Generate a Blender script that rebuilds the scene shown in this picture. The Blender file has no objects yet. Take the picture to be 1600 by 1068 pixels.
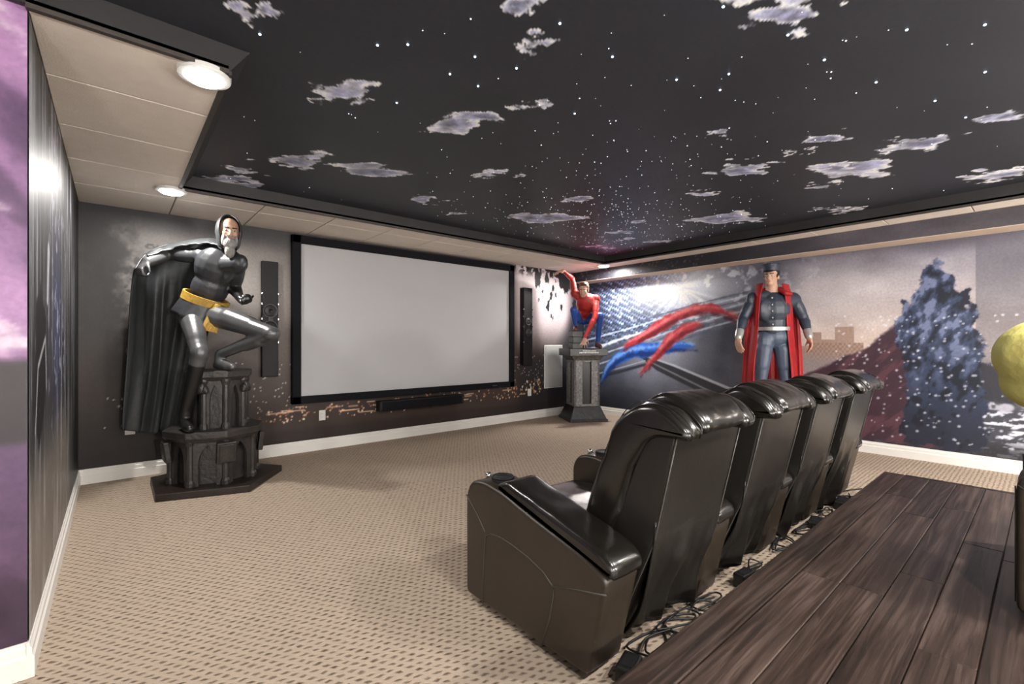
import bpy, bmesh, math, random
import numpy as np
from mathutils import Vector, Matrix, noise as mnoise

random.seed(7)
scene = bpy.context.scene
C = scene.collection
PI = math.pi

# ---------------------------------------------------------------- camera, light, exposure
YAW = math.atan(620 / 722.0)
cam_data = bpy.data.cameras.new('camera')
cam_data.sensor_width = 36.0
cam_data.lens = 722 / 1600 * 36.0
cam_data.shift_y = 1.0 / 1600
cam_data.clip_start = 0.03
cam = bpy.data.objects.new('camera', cam_data)
cam.location = (0, 0, 1.2)
cam.rotation_euler = (PI / 2, 0, -YAW)
C.objects.link(cam)
scene.camera = cam

world = bpy.data.worlds.new('world')
scene.world = world
world.use_nodes = True
world.node_tree.nodes['Background'].inputs[0].default_value = (0.5, 0.5, 0.52, 1)
world.node_tree.nodes['Background'].inputs[1].default_value = 0.0

scene.view_settings.view_transform = 'Standard'
scene.view_settings.look = 'None'
scene.view_settings.gamma = 1.0
scene.view_settings.use_curve_mapping = False
scene.view_settings.exposure = 0.55
scene.cycles.use_denoising = True
scene.cycles.max_bounces = 10
scene.cycles.diffuse_bounces = 6
scene.cycles.sample_clamp_indirect = 6.0
LAMP_W = 24.0          # one ceiling downlight
LAMP_COL = (1.0, 0.955, 0.91)
FILL_SCONCE_W = 140.0        # one lamp added behind the camera as fill
FILL_SCONCES = [(0.4, -2.3), (2.5, -2.3), (4.7, -2.3), (-1.5, -2.3)]

# downlights: first three are in view, the rest are added out of view to brighten the room
LAMPS = [(0.30, 2.44), (0.33, 4.45), (5.68, 4.46),
         (5.68, -1.4), (3.9, -0.75), (1.0, -0.75), (2.45, -0.75), (-1.6, -1.5)]
LAMP_K = [0.6, 0.9, 1.2, 1.2, 1.8, 1.6, 1.8, 0.4]      # power factor of each downlight

ROOM = dict(xl=-0.24, xr=6.25, yf=5.34, yc=2.40, yb=-2.3, xw=-2.6, zc=2.39, zt=2.51)

# ---------------------------------------------------------------- small helpers
def lin(c):
    return tuple(((v / 255.0) / 12.92 if v / 255.0 <= 0.04045 else ((v / 255.0 + 0.055) / 1.055) ** 2.4) for v in c)

def cr(u, v, d):
    """point from picture direction and distance, used to lay figures out in the room"""
    s, c = math.sin(YAW), math.cos(YAW)
    r, t = (u - 800) / 722.0, (535 - v) / 722.0
    return Vector((d * (s + c * r), d * (c - s * r), 1.2 + d * t))

class MB:
    def __init__(self):
        self.v, self.f = [], []
    def add(self, vs, fs):
        o = len(self.v)
        self.v += [tuple(p) for p in vs]
        self.f += [tuple(i + o for i in f) for f in fs]
        return self
    def box(self, x0, x1, y0, y1, z0, z1):
        return self.add([(x0, y0, z0), (x1, y0, z0), (x1, y1, z0), (x0, y1, z0), (x0, y0, z1), (x1, y0, z1), (x1, y1, z1), (x0, y1, z1)],
                        [(0, 3, 2, 1), (4, 5, 6, 7), (0, 1, 5, 4), (1, 2, 6, 5), (2, 3, 7, 6), (3, 0, 4, 7)])
    def prism(self, poly, z0, z1, poly1=None):
        n = len(poly); p1 = poly1 or poly
        vs = [(x, y, z0) for x, y in poly] + [(x, y, z1) for x, y in p1]
        fs = [tuple(range(n - 1, -1, -1)), tuple(range(n, 2 * n))] + [(i, (i + 1) % n, n + (i + 1) % n, n + i) for i in range(n)]
        return self.add(vs, fs)
    def tube(self, pts, r, n=6, r1=None):
        pts = [Vector(p) for p in pts]; m = len(pts)
        up = Vector((0, 0, 1)); rings = []
        for i, p in enumerate(pts):
            t = (pts[min(i + 1, m - 1)] - pts[max(i - 1, 0)])
            t = t.normalized() if t.length > 1e-9 else Vector((1, 0, 0))
            a = t.cross(up)
            if a.length < 1e-3: a = t.cross(Vector((1, 0, 0)))
            a.normalize(); b = t.cross(a).normalized()
            rr = r if r1 is None else r + (r1 - r) * i / max(1, m - 1)
            rings.append([p + (a * math.cos(2 * PI * k / n) + b * math.sin(2 * PI * k / n)) * rr for k in range(n)])
        vs = [q for R_ in rings for q in R_]
        fs = [(i * n + k, (i + 1) * n + k, (i + 1) * n + (k + 1) % n, i * n + (k + 1) % n) for i in range(m - 1) for k in range(n)]
        fs += [tuple(range(n)), tuple(range((m - 1) * n + n - 1, (m - 1) * n - 1, -1))]
        return self.add(vs, fs)
    def lathe(self, prof, cx, cy, n=24, rot=0.0):
        m = len(prof); vs = []
        for r, z in prof:
            for k in range(n):
                a = 2 * PI * k / n + rot
                vs.append((cx + r * math.cos(a), cy + r * math.sin(a), z))
        fs = [(i * n + k, i * n + (k + 1) % n, (i + 1) * n + (k + 1) % n, (i + 1) * n + k) for i in range(m - 1) for k in range(n)]
        fs += [tuple(range(n - 1, -1, -1)), tuple(range((m - 1) * n, m * n))]
        return self.add(vs, fs)
    def ell(self, c, ax, ay, az, nu=14, nv=9):
        c, ax, ay, az = map(Vector, (c, ax, ay, az)); vs = [c + az]
        for i in range(1, nv):
            ph = PI * i / nv
            for k in range(nu):
                th = 2 * PI * k / nu
                vs.append(c + az * math.cos(ph) + (ax * math.cos(th) + ay * math.sin(th)) * math.sin(ph))
        vs.append(c - az); last = len(vs) - 1
        fs = [(0, 1 + k, 1 + (k + 1) % nu) for k in range(nu)]
        for i in range(nv - 2):
            a, b = 1 + i * nu, 1 + (i + 1) * nu
            fs += [(a + k, b + k, b + (k + 1) % nu, a + (k + 1) % nu) for k in range(nu)]
        a = 1 + (nv - 2) * nu
        fs += [(a + k, last, a + (k + 1) % nu) for k in range(nu)]
        return self.add(vs, fs)
    def capsule(self, p0, p1, r0, r1, n=12):
        p0, p1 = Vector(p0), Vector(p1); t = p1 - p0; L = t.length
        t = t.normalized() if L > 1e-6 else Vector((0, 0, 1))
        a = t.cross(Vector((0, 0, 1)))
        if a.length < 1e-3: a = t.cross(Vector((1, 0, 0)))
        a.normalize(); b = t.cross(a)
        st = []
        for k in range(1, 5):
            an = PI / 2 * k / 4; st.append((p0 - t * r0 * math.cos(an), r0 * math.sin(an)))
        for k in range(0, 4):
            an = PI / 2 * k / 4; st.append((p1 + t * r1 * math.sin(an), r1 * math.cos(an)))
        vs = [p0 - t * r0]
        for c_, r_ in st:
            vs += [c_ + (a * math.cos(2 * PI * k / n) + b * math.sin(2 * PI * k / n)) * r_ for k in range(n)]
        vs.append(p1 + t * r1); last = len(vs) - 1; m = len(st)
        fs = [(0, 1 + (k + 1) % n, 1 + k) for k in range(n)]
        for i in range(m - 1):
            o, q = 1 + i * n, 1 + (i + 1) * n
            fs += [(o + k, o + (k + 1) % n, q + (k + 1) % n, q + k) for k in range(n)]
        o = 1 + (m - 1) * n
        fs += [(o + k, o + (k + 1) % n, last) for k in range(n)]
        return self.add(vs, fs)
    def move(self, M):
        self.v = [tuple(M @ Vector(p)) for p in self.v]; return self
    def mesh(self, name, bevel=0.0, seg=2, smooth=False, fix=True):
        me = bpy.data.meshes.new(name)
        me.from_pydata(self.v, [], self.f)
        if bevel > 0 or fix:
            bm = bmesh.new(); bm.from_mesh(me)
            bmesh.ops.recalc_face_normals(bm, faces=bm.faces)
            if bevel > 0:
                es = [e for e in bm.edges if len(e.link_faces) == 2 and e.calc_face_angle(0) > 0.5]
                bmesh.ops.bevel(bm, geom=es, offset=bevel, segments=seg, affect='EDGES', profile=0.5, clamp_overlap=True)
            bm.to_mesh(me); bm.free()
        if smooth:
            me.polygons.foreach_set('use_smooth', [True] * len(me.polygons))
        me.update()
        return me
    def build(self, name, mat, parent=None, bevel=0.0, seg=2, smooth=False, fix=True):
        return link(name, self.mesh(name, bevel, seg, smooth, fix), mat, parent)

def link(name, me, mat=None, parent=None):
    o = bpy.data.objects.new(name, me)
    if mat is not None and not me.materials: me.materials.append(mat)
    C.objects.link(o)
    if parent is not None:
        o.parent = parent
        if parent.type == 'EMPTY' or any(abs(v) > 1e-9 for v in parent.location):
            o.matrix_parent_inverse = Matrix.Translation(-Vector(parent.location))
    return o

def tag(o, label, cat, group=None):
    o['label'] = label; o['category'] = cat
    if group: o['group'] = group
    return o

def struct(o, label=None):
    o['kind'] = 'structure'
    if label: o['label'] = label
    return o

def thing(name, label, cat, loc=(0, 0, 0), group=None):
    o = bpy.data.objects.new(name, None); o.empty_display_size = 0.1
    o.location = loc; C.objects.link(o)
    return tag(o, label, cat, group)

def copy_tree(o, delta, parent=None):
    c = o.copy(); C.objects.link(c)
    if parent is None:
        c.location = Vector(o.location) + Vector(delta)
    else:
        c.parent = parent
    for ch in list(o.children):
        copy_tree(ch, delta, c)
    return c

# ---------------------------------------------------------------- materials
def mat(name, col, rough=0.5, metal=0.0, spec=0.5, noise_amt=0.0, noise_scale=8.0, bump=0.0, bump_scale=60.0, coat=0.0, emit=None, emit_s=0.0, col2=None):
    m = bpy.data.materials.new(name); m.use_nodes = True
    nt = m.node_tree; b = nt.nodes['Principled BSDF']
    b.inputs['Base Color'].default_value = (*col, 1)
    b.inputs['Roughness'].default_value = rough
    b.inputs['Metallic'].default_value = metal
    b.inputs['Specular IOR Level'].default_value = spec
    b.inputs['Coat Weight'].default_value = coat
    b.inputs['Coat Roughness'].default_value = 0.15
    if emit:
        b.inputs['Emission Color'].default_value = (*emit, 1); b.inputs['Emission Strength'].default_value = emit_s
    tc = nt.nodes.new('ShaderNodeTexCoord')
    if noise_amt > 0 or col2:
        n = nt.nodes.new('ShaderNodeTexNoise'); n.inputs['Scale'].default_value = noise_scale; n.inputs['Detail'].default_value = 5
        nt.links.new(tc.outputs['Object'], n.inputs['Vector'])
        r = nt.nodes.new('ShaderNodeMapRange'); r.inputs[1].default_value = 0.3; r.inputs[2].default_value = 0.7
        nt.links.new(n.outputs['Fac'], r.inputs[0])
        mx = nt.nodes.new('ShaderNodeMix'); mx.data_type = 'RGBA'
        c2 = col2 or tuple(v * (1 - noise_amt) for v in col)
        mx.inputs[6].default_value = (*col, 1); mx.inputs[7].default_value = (*c2, 1)
        nt.links.new(r.outputs[0], mx.inputs[0]); nt.links.new(mx.outputs[2], b.inputs['Base Color'])
    if bump > 0:
        n2 = nt.nodes.new('ShaderNodeTexNoise'); n2.inputs['Scale'].default_value = bump_scale; n2.inputs['Detail'].default_value = 4
        nt.links.new(tc.outputs['Object'], n2.inputs['Vector'])
        bp = nt.nodes.new('ShaderNodeBump'); bp.inputs['Strength'].default_value = bump; bp.inputs['Distance'].default_value = 0.01
        nt.links.new(n2.outputs['Fac'], bp.inputs['Height']); nt.links.new(bp.outputs[0], b.inputs['Normal'])
    return m

def print_mat(name, rough=0.5, spec=0.4):
    """matt printed vinyl: the print itself is stored on the panel"""
    m = bpy.data.materials.new(name); m.use_nodes = True
    nt = m.node_tree; b = nt.nodes['Principled BSDF']
    a = nt.nodes.new('ShaderNodeVertexColor'); a.layer_name = 'print'
    tc = nt.nodes.new('ShaderNodeTexCoord')
    n = nt.nodes.new('ShaderNodeTexNoise'); n.inputs['Scale'].default_value = 45; n.inputs['Detail'].default_value = 6
    nt.links.new(tc.outputs['Object'], n.inputs['Vector'])
    r = nt.nodes.new('ShaderNodeMapRange'); r.inputs[1].default_value = 0.2; r.inputs[2].default_value = 0.8
    r.inputs[3].default_value = 0.84; r.inputs[4].default_value = 1.16
    nt.links.new(n.outputs['Fac'], r.inputs[0])
    v = nt.nodes.new('ShaderNodeVectorMath'); v.operation = 'SCALE'
    nt.links.new(a.outputs['Color'], v.inputs[0]); nt.links.new(r.outputs[0], v.inputs['Scale'])
    nt.links.new(v.outputs[0], b.inputs['Base Color'])
    b.inputs['Roughness'].default_value = rough; b.inputs['Specular IOR Level'].default_value = spec
    return m

M = {}
M['carpet'] = None
M['white_trim'] = mat('white_trim', (0.78, 0.76, 0.72), 0.35)
M['tile'] = mat('ceiling_tile', (0.84, 0.76, 0.67), 0.85, bump=0.25, bump_scale=160, noise_amt=0.06, noise_scale=14)
M['grid'] = mat('ceiling_grid', (0.33, 0.28, 0.23), 0.8)
M['soffit'] = mat('soffit_paint', (0.66, 0.53, 0.42), 0.8, noise_amt=0.05)
M['tray'] = mat('tray_paint', (0.020, 0.019, 0.020), 0.55, noise_amt=0.2)
M['wall'] = mat('wall_paint', (0.10, 0.10, 0.105), 0.7, noise_amt=0.1)
M['backwall'] = mat('back_wall_paint', (0.55, 0.53, 0.51), 0.7, noise_amt=0.1)
M['print'] = print_mat('vinyl_print', 0.5, 0.35)
M['print_gloss'] = print_mat('vinyl_print_satin', 0.46, 0.4)
M['screen'] = mat('screen_fabric', (0.43, 0.43, 0.445), 0.6, noise_amt=0.02, noise_scale=3)
M['velvet'] = mat('black_velvet', (0.004, 0.004, 0.006), 0.8, spec=0.2)
M['speaker'] = mat('speaker_black', (0.005, 0.005, 0.006), 0.55, spec=0.3, noise_amt=0.2)
M['cone'] = mat('speaker_cone', (0.010, 0.010, 0.011), 0.45, bump=0.1)
M['chrome'] = mat('chrome', (0.75, 0.75, 0.76), 0.15, metal=1.0, noise_amt=0.1)
M['white_plastic'] = mat('white_plastic', (0.72, 0.72, 0.70), 0.4, noise_amt=0.04)
M['offwhite'] = mat('speaker_grille_white', (0.42, 0.42, 0.40), 0.6, bump=0.3, bump_scale=400)
M['socket'] = mat('socket_dark', (0.12, 0.12, 0.12), 0.5, noise_amt=0.1)
M['lens'] = mat('lamp_lens', (1, 1, 1), 0.4, emit=LAMP_COL, emit_s=26.0)
M['fill_globe'] = mat('fill_opal_globe', (0.9, 0.9, 0.9), 0.3, emit=LAMP_COL, emit_s=8.0)  # glowing bulb of the added fill lamps
M['star'] = mat('star_fibre', (1, 1, 1), 0.4, emit=(0.75, 0.86, 1.0), emit_s=1.3)
M['star_big'] = mat('star_fibre_bright', (1, 1, 1), 0.4, emit=(0.6, 0.8, 1.0), emit_s=3.0)
M['leather'] = mat('black_leather', (0.009, 0.0075, 0.006), 0.22, spec=0.62, bump=0.05, bump_scale=220, noise_amt=0.25, noise_scale=5)
M['leather_dull'] = mat('black_leather_dull', (0.012, 0.0102, 0.0085), 0.32, spec=0.5, bump=0.10, bump_scale=180, noise_amt=0.25, noise_scale=5)
M['leather_lit_side'] = mat('black_leather_lit', (0.026, 0.019, 0.013), 0.36, spec=0.5, bump=0.10, bump_scale=180, noise_amt=0.2, noise_scale=5)  # arm sides: same leather, carpet reflection put into the browner colour
M['stitch'] = mat('leather_stitch', (0.05, 0.046, 0.04), 0.5, noise_amt=0.2)
M['stone'] = mat('dark_cast_stone', (0.035, 0.030, 0.028), 0.42, spec=0.5, bump=0.5, bump_scale=35, noise_amt=0.5, noise_scale=10)
M['stone_base'] = mat('dark_wood_base', (0.016, 0.009, 0.006), 0.4, bump=0.2, bump_scale=20, noise_amt=0.4)
M['gunmetal'] = mat('gunmetal_paint', (0.12, 0.123, 0.126), 0.36, metal=0.45, bump=0.12, bump_scale=30, noise_amt=0.3)
M['charcoal'] = mat('charcoal_rubber', (0.030, 0.032, 0.036), 0.40, bump=0.15, bump_scale=40, noise_amt=0.3)
M['boot'] = mat('black_boot', (0.010, 0.010, 0.010), 0.3, bump=0.2, bump_scale=30, noise_amt=0.3)
M['cloak'] = mat('dark_cloak', (0.034, 0.038, 0.040), 0.42, bump=0.25, bump_scale=25, noise_amt=0.3, noise_scale=4)
M['gold'] = mat('ochre_belt', (0.48, 0.29, 0.045), 0.45, bump=0.3, bump_scale=40, noise_amt=0.35, noise_scale=20)
M['skin'] = mat('painted_skin', (0.55, 0.33, 0.23), 0.5, noise_amt=0.12, noise_scale=20)
M['hair'] = mat('dark_hair', (0.018, 0.011, 0.008), 0.5, bump=0.6, bump_scale=70, noise_amt=0.3)
M['red'] = mat('painted_red', (0.42, 0.025, 0.02), 0.4, noise_amt=0.3, noise_scale=12, bump=0.1)
M['blue'] = mat('painted_blue', (0.025, 0.085, 0.36), 0.4, noise_amt=0.3, noise_scale=12, bump=0.1)
M['slate'] = mat('slate_suit', (0.075, 0.10, 0.15), 0.42, noise_amt=0.25, noise_scale=8, bump=0.12, bump_scale=120)
M['slate_dark'] = mat('slate_suit_dark', (0.032, 0.042, 0.065), 0.42, noise_amt=0.25, noise_scale=8, bump=0.12, bump_scale=120)
M['shoe'] = mat('painted_shoe', (0.16, 0.05, 0.035), 0.45, noise_amt=0.2)
M['brown_hair'] = mat('painted_brown_hair', (0.10, 0.045, 0.02), 0.5, bump=0.6, bump_scale=70, noise_amt=0.3)
M['crimson'] = mat('crimson_drape', (0.40, 0.008, 0.012), 0.6, noise_amt=0.3, noise_scale=6)
M['silver'] = mat('silver_piping', (0.45, 0.45, 0.43), 0.35, metal=0.5, noise_amt=0.15)
M['plinth_light'] = mat('plinth_pale', (0.36, 0.35, 0.35), 0.6, col2=(0.14, 0.14, 0.14), noise_scale=38, bump=0.6, bump_scale=45)
M['plinth_dark'] = mat('plinth_dark', (0.030, 0.034, 0.034), 0.4, noise_amt=0.5, noise_scale=14, bump=0.3, bump_scale=30)
M['plinth_black'] = mat('plinth_black', (0.008, 0.008, 0.009), 0.35, noise_amt=0.3)
M['plinth_mould'] = mat('plinth_moulding', (0.11, 0.10, 0.085), 0.55, noise_amt=0.6, noise_scale=25, bump=0.4)
M['block'] = mat('grey_stone_block', (0.22, 0.24, 0.23), 0.7, noise_amt=0.3, bump=0.4)
M['lettering'] = mat('white_lettering', (0.8, 0.8, 0.8), 0.5, noise_amt=0.05)
M['cord'] = mat('black_cord', (0.006, 0.006, 0.006), 0.45, noise_amt=0.2)
M['plush'] = mat('olive_plush', (0.66, 0.66, 0.22), 0.7, col2=(0.60, 0.50, 0.14), noise_scale=5, bump=0.3, bump_scale=50)
M['eyewhite'] = mat('painted_eye', (0.5, 0.5, 0.48), 0.3, noise_amt=0.05)
M['pupil'] = mat('painted_pupil', (0.01, 0.01, 0.012), 0.3, noise_amt=0.05)
M['lip'] = mat('painted_lip', (0.40, 0.17, 0.13), 0.5, noise_amt=0.1)

def carpet_material():
    m = bpy.data.materials.new('carpet'); m.use_nodes = True
    nt = m.node_tree; N, L = nt.nodes, nt.links; b = N['Principled BSDF']
    tc = N.new('ShaderNodeTexCoord'); sp = N.new('ShaderNodeSeparateXYZ')
    nz = N.new('ShaderNodeTexNoise'); nz.inputs['Scale'].default_value = 28; nz.inputs['Detail'].default_value = 2
    L.new(tc.outputs['Object'], nz.inputs['Vector'])
    ofs = N.new('ShaderNodeVectorMath'); ofs.operation = 'SCALE'; ofs.inputs['Scale'].default_value = 0.022
    sub = N.new('ShaderNodeVectorMath'); sub.operation = 'SUBTRACT'; sub.inputs[1].default_value = (0.5, 0.5, 0.5)
    L.new(nz.outputs['Color'], sub.inputs[0]); L.new(sub.outputs[0], ofs.inputs[0])
    ad = N.new('ShaderNodeVectorMath'); ad.operation = 'ADD'
    L.new(tc.outputs['Object'], ad.inputs[0]); L.new(ofs.outputs[0], ad.inputs[1])
    rot = N.new('ShaderNodeVectorRotate'); rot.rotation_type = 'Z_AXIS'; rot.inputs['Angle'].default_value = 0.0
    L.new(ad.outputs[0], rot.inputs['Vector']); L.new(rot.outputs[0], sp.inputs[0])
    def mth(op, a, b_=None, c_=None):
        n = N.new('ShaderNodeMath'); n.operation = op
        for i, x in enumerate((a, b_, c_)):
            if x is None: continue
            if isinstance(x, (int, float)): n.inputs[i].default_value = x
            else: L.new(x, n.inputs[i])
        return n.outputs[0]
    row = mth('DIVIDE', sp.outputs['Y'], 0.030)
    rfl = mth('FLOOR', row); rfr = mth('FRACT', row)
    col = mth('ADD', mth('DIVIDE', sp.outputs['X'], 0.042), mth('MULTIPLY', mth('MODULO', rfl, 2.0), 0.5))
    cfr = mth('FRACT', mth('ADD', col, mth('MULTIPLY', rfr, 0.55)))
    def band(x, a, b_, w):
        up = N.new('ShaderNodeMapRange'); up.interpolation_type = 'SMOOTHSTEP'
        up.inputs[1].default_value = a - w; up.inputs[2].default_value = a + w; L.new(x, up.inputs[0])
        dn = N.new('ShaderNodeMapRange'); dn.interpolation_type = 'SMOOTHSTEP'
        dn.inputs[1].default_value = b_ - w; dn.inputs[2].default_value = b_ + w; dn.inputs[3].default_value = 1; dn.inputs[4].default_value = 0
        L.new(x, dn.inputs[0])
        return mth('MULTIPLY', up.outputs[0], dn.outputs[0])
    dash = mth('MULTIPLY', band(rfr, 0.30, 0.70, 0.14), band(cfr, 0.22, 0.70, 0.12))
    n3 = N.new('ShaderNodeTexNoise'); n3.inputs['Scale'].default_value = 260; n3.inputs['Detail'].default_value = 2
    L.new(tc.outputs['Object'], n3.inputs['Vector'])
    n4 = N.new('ShaderNodeTexNoise'); n4.inputs['Scale'].default_value = 16; n4.inputs['Detail'].default_value = 3
    L.new(tc.outputs['Object'], n4.inputs['Vector'])
    fine = N.new('ShaderNodeMix'); fine.data_type = 'RGBA'
    fine.inputs[6].default_value = (0.335, 0.265, 0.20, 1); fine.inputs[7].default_value = (0.52, 0.425, 0.335, 1)
    L.new(n3.outputs['Fac'], fine.inputs[0])
    mx = N.new('ShaderNodeMix'); mx.data_type = 'RGBA'
    mx.inputs[7].default_value = (0.10, 0.07, 0.05, 1)
    L.new(fine.outputs[2], mx.inputs[6])
    L.new(mth('MULTIPLY', dash, mth('ADD', mth('MULTIPLY', n4.outputs['Fac'], 1.3), 0.12)), mx.inputs[0])
    L.new(mx.outputs[2], b.inputs['Base Color'])
    b.inputs['Roughness'].default_value = 0.95; b.inputs['Specular IOR Level'].default_value = 0.1
    bp = N.new('ShaderNodeBump'); bp.inputs['Strength'].default_value = 0.6; bp.inputs['Distance'].default_value = 0.006
    L.new(mth('ADD', mth('MULTIPLY', dash, -1.0), mth('MULTIPLY', n3.outputs['Fac'], 0.6)), bp.inputs['Height'])
    L.new(bp.outputs[0], b.inputs['Normal'])
    return m
M['carpet'] = carpet_material()

def plank_material(name, tint):
    m = bpy.data.materials.new(name); m.use_nodes = True
    nt = m.node_tree; N, L = nt.nodes, nt.links; b = N['Principled BSDF']
    tc = N.new('ShaderNodeTexCoord'); oi = N.new('ShaderNodeObjectInfo')
    mp = N.new('ShaderNodeMapping'); mp.inputs['Scale'].default_value = (0.75, 17.0, 4.0)
    L.new(tc.outputs['Object'], mp.inputs['Vector'])
    sh = N.new('ShaderNodeVectorMath'); sh.operation = 'ADD'
    cmb = N.new('ShaderNodeCombineXYZ'); mul = N.new('ShaderNodeMath'); mul.operation = 'MULTIPLY'; mul.inputs[1].default_value = 40
    L.new(oi.outputs['Random'], mul.inputs[0]); L.new(mul.outputs[0], cmb.inputs[0]); L.new(mul.outputs[0], cmb.inputs[1])
    L.new(mp.outputs[0], sh.inputs[0]); L.new(cmb.outputs[0], sh.inputs[1])
    n = N.new('ShaderNodeTexNoise'); n.inputs['Scale'].default_value = 1.1; n.inputs['Detail'].default_value = 3; n.inputs['Distortion'].default_value = 1.2
    L.new(sh.outputs[0], n.inputs['Vector'])
    w = N.new('ShaderNodeMath'); w.operation = 'MULTIPLY'; w.inputs[1].default_value = 26; L.new(n.outputs['Fac'], w.inputs[0])
    s = N.new('ShaderNodeMath'); s.operation = 'SINE'; L.new(w.outputs[0], s.inputs[0])
    n2 = N.new('ShaderNodeTexNoise'); n2.inputs['Scale'].default_value = 2.2; n2.inputs['Detail'].default_value = 7; n2.inputs['Roughness'].default_value = 0.6
    L.new(sh.outputs[0], n2.inputs['Vector'])
    ad = N.new('ShaderNodeMath'); ad.operation = 'MULTIPLY_ADD'; ad.inputs[1].default_value = 0.09; L.new(s.outputs[0], ad.inputs[0]); L.new(n2.outputs['Fac'], ad.inputs[2])
    r = N.new('ShaderNodeValToRGB')
    e = r.color_ramp.elements
    e[0].position = 0.28; e[0].color = (0.022 * tint, 0.014 * tint, 0.011 * tint, 1)
    e[1].position = 0.78; e[1].color = (0.115 * tint, 0.080 * tint, 0.066 * tint, 1)
    k = e.new(0.52); k.color = (0.054 * tint, 0.034 * tint, 0.027 * tint, 1)
    L.new(ad.outputs[0], r.inputs[0])
    hv = N.new('ShaderNodeHueSaturation'); L.new(r.outputs[0], hv.inputs['Color'])
    mr = N.new('ShaderNodeMapRange'); mr.inputs[3].default_value = 0.75; mr.inputs[4].default_value = 1.3; L.new(oi.outputs['Random'], mr.inputs[0])
    L.new(mr.outputs[0], hv.inputs['Value']); L.new(hv.outputs[0], b.inputs['Base Color'])
    b.inputs['Roughness'].default_value = 0.36; b.inputs['Specular IOR Level'].default_value = 0.45
    bp = N.new('ShaderNodeBump'); bp.inputs['Strength'].default_value = 0.25; bp.inputs['Distance'].default_value = 0.003
    L.new(ad.outputs[0], bp.inputs['Height']); L.new(bp.outputs[0], b.inputs['Normal'])
    return m
M['plank'] = plank_material('laminate_plank', 0.68)
M['nosing'] = plank_material('laminate_nosing', 0.5)

# ---------------------------------------------------------------- print painting (colour stored per grid point)
rng = np.random.default_rng(11)
_lat = rng.random((256, 256))
def vnoise(x, y):
    xi = np.floor(x).astype(int); yi = np.floor(y).astype(int); fx = x - xi; fy = y - yi
    fx = fx * fx * (3 - 2 * fx); fy = fy * fy * (3 - 2 * fy)
    g = lambda a, b: _lat[a % 256, b % 256]
    return (g(xi, yi) * (1 - fx) + g(xi + 1, yi) * fx) * (1 - fy) + (g(xi, yi + 1) * (1 - fx) + g(xi + 1, yi + 1) * fx) * fy
def fbm(x, y, o=5):
    s, a, t = 0, 0.5, 0
    for i in range(o):
        s = s + a * vnoise(x * 2 ** i + 17.3 * i, y * 2 ** i + 9.1 * i); t += a; a *= 0.55
    return s / t
def sstep(a, b, x):
    t = np.clip((x - a) / (b - a), 0, 1); return t * t * (3 - 2 * t)
class Art:
    def __init__(self, a, b):
        self.a, self.b = a, b; self.c = np.zeros(a.shape + (3,))
    def fill(self, col): self.c[:] = col
    def put(self, alpha, col):
        al = np.clip(alpha, 0, 1)[..., None]
        self.c = self.c * (1 - al) + np.array(col) * al
    def putc(self, alpha, colarr):
        al = np.clip(alpha, 0, 1)[..., None]; self.c = self.c * (1 - al) + colarr * al
    def glow(self, ca, cb, ra, rb, col, k=1.0, p=1.0):
        d = ((self.a - ca) / ra) ** 2 + ((self.b - cb) / rb) ** 2
        self.put(k * np.exp(-d * p), col)
    def stroke(self, pts, w0, w1, col, soft=0.02, k=1.0, rag=0.0, freq=12.0, taper=False):
        pts = np.array(pts, float); best = np.full(self.a.shape, 9.0)
        n = len(pts) - 1
        for i in range(n):
            p, q = pts[i], pts[i + 1]; d = q - p; L2 = max(1e-9, (d ** 2).sum())
            t = np.clip(((self.a - p[0]) * d[0] + (self.b - p[1]) * d[1]) / L2, 0, 1)
            dist = np.hypot(self.a - p[0] - t * d[0], self.b - p[1] - t * d[1])
            tt = (i + t) / n
            best = np.minimum(best, dist - (w0 + (w1 - w0) * tt) * (np.sin(np.clip(tt, 0, 1) * PI) ** 0.7 * 1.15 - 0.1 if taper else 1.0))
        if rag: best = best + rag * (fbm(self.a * freq, self.b * freq) - 0.5)
        self.put(k * (1 - sstep(-soft, soft, best)), col)
        return best
    def poly(self, pts, col, soft=0.02, rag=0.0, freq=10.0, k=1.0):
        pts = np.array(pts, float); n = len(pts)
        inside = np.zeros(self.a.shape, bool); best = np.full(self.a.shape, 9.0)
        for i in range(n):
            p, q = pts[i], pts[(i + 1) % n]; d = q - p; L2 = max(1e-9, (d ** 2).sum())
            t = np.clip(((self.a - p[0]) * d[0] + (self.b - p[1]) * d[1]) / L2, 0, 1)
            best = np.minimum(best, np.hypot(self.a - p[0] - t * d[0], self.b - p[1] - t * d[1]))
            cond = (p[1] > self.b) != (q[1] > self.b)
            xs = (q[0] - p[0]) * (self.b - p[1]) / (q[1] - p[1] + 1e-12) + p[0]
            inside ^= cond & (self.a < xs)
        sd = np.where(inside, -best, best)
        if rag: sd = sd + rag * (fbm(self.a * freq, self.b * freq) - 0.5)
        self.put(k * (1 - sstep(-soft, soft, sd)), col)
        return sd

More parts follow.
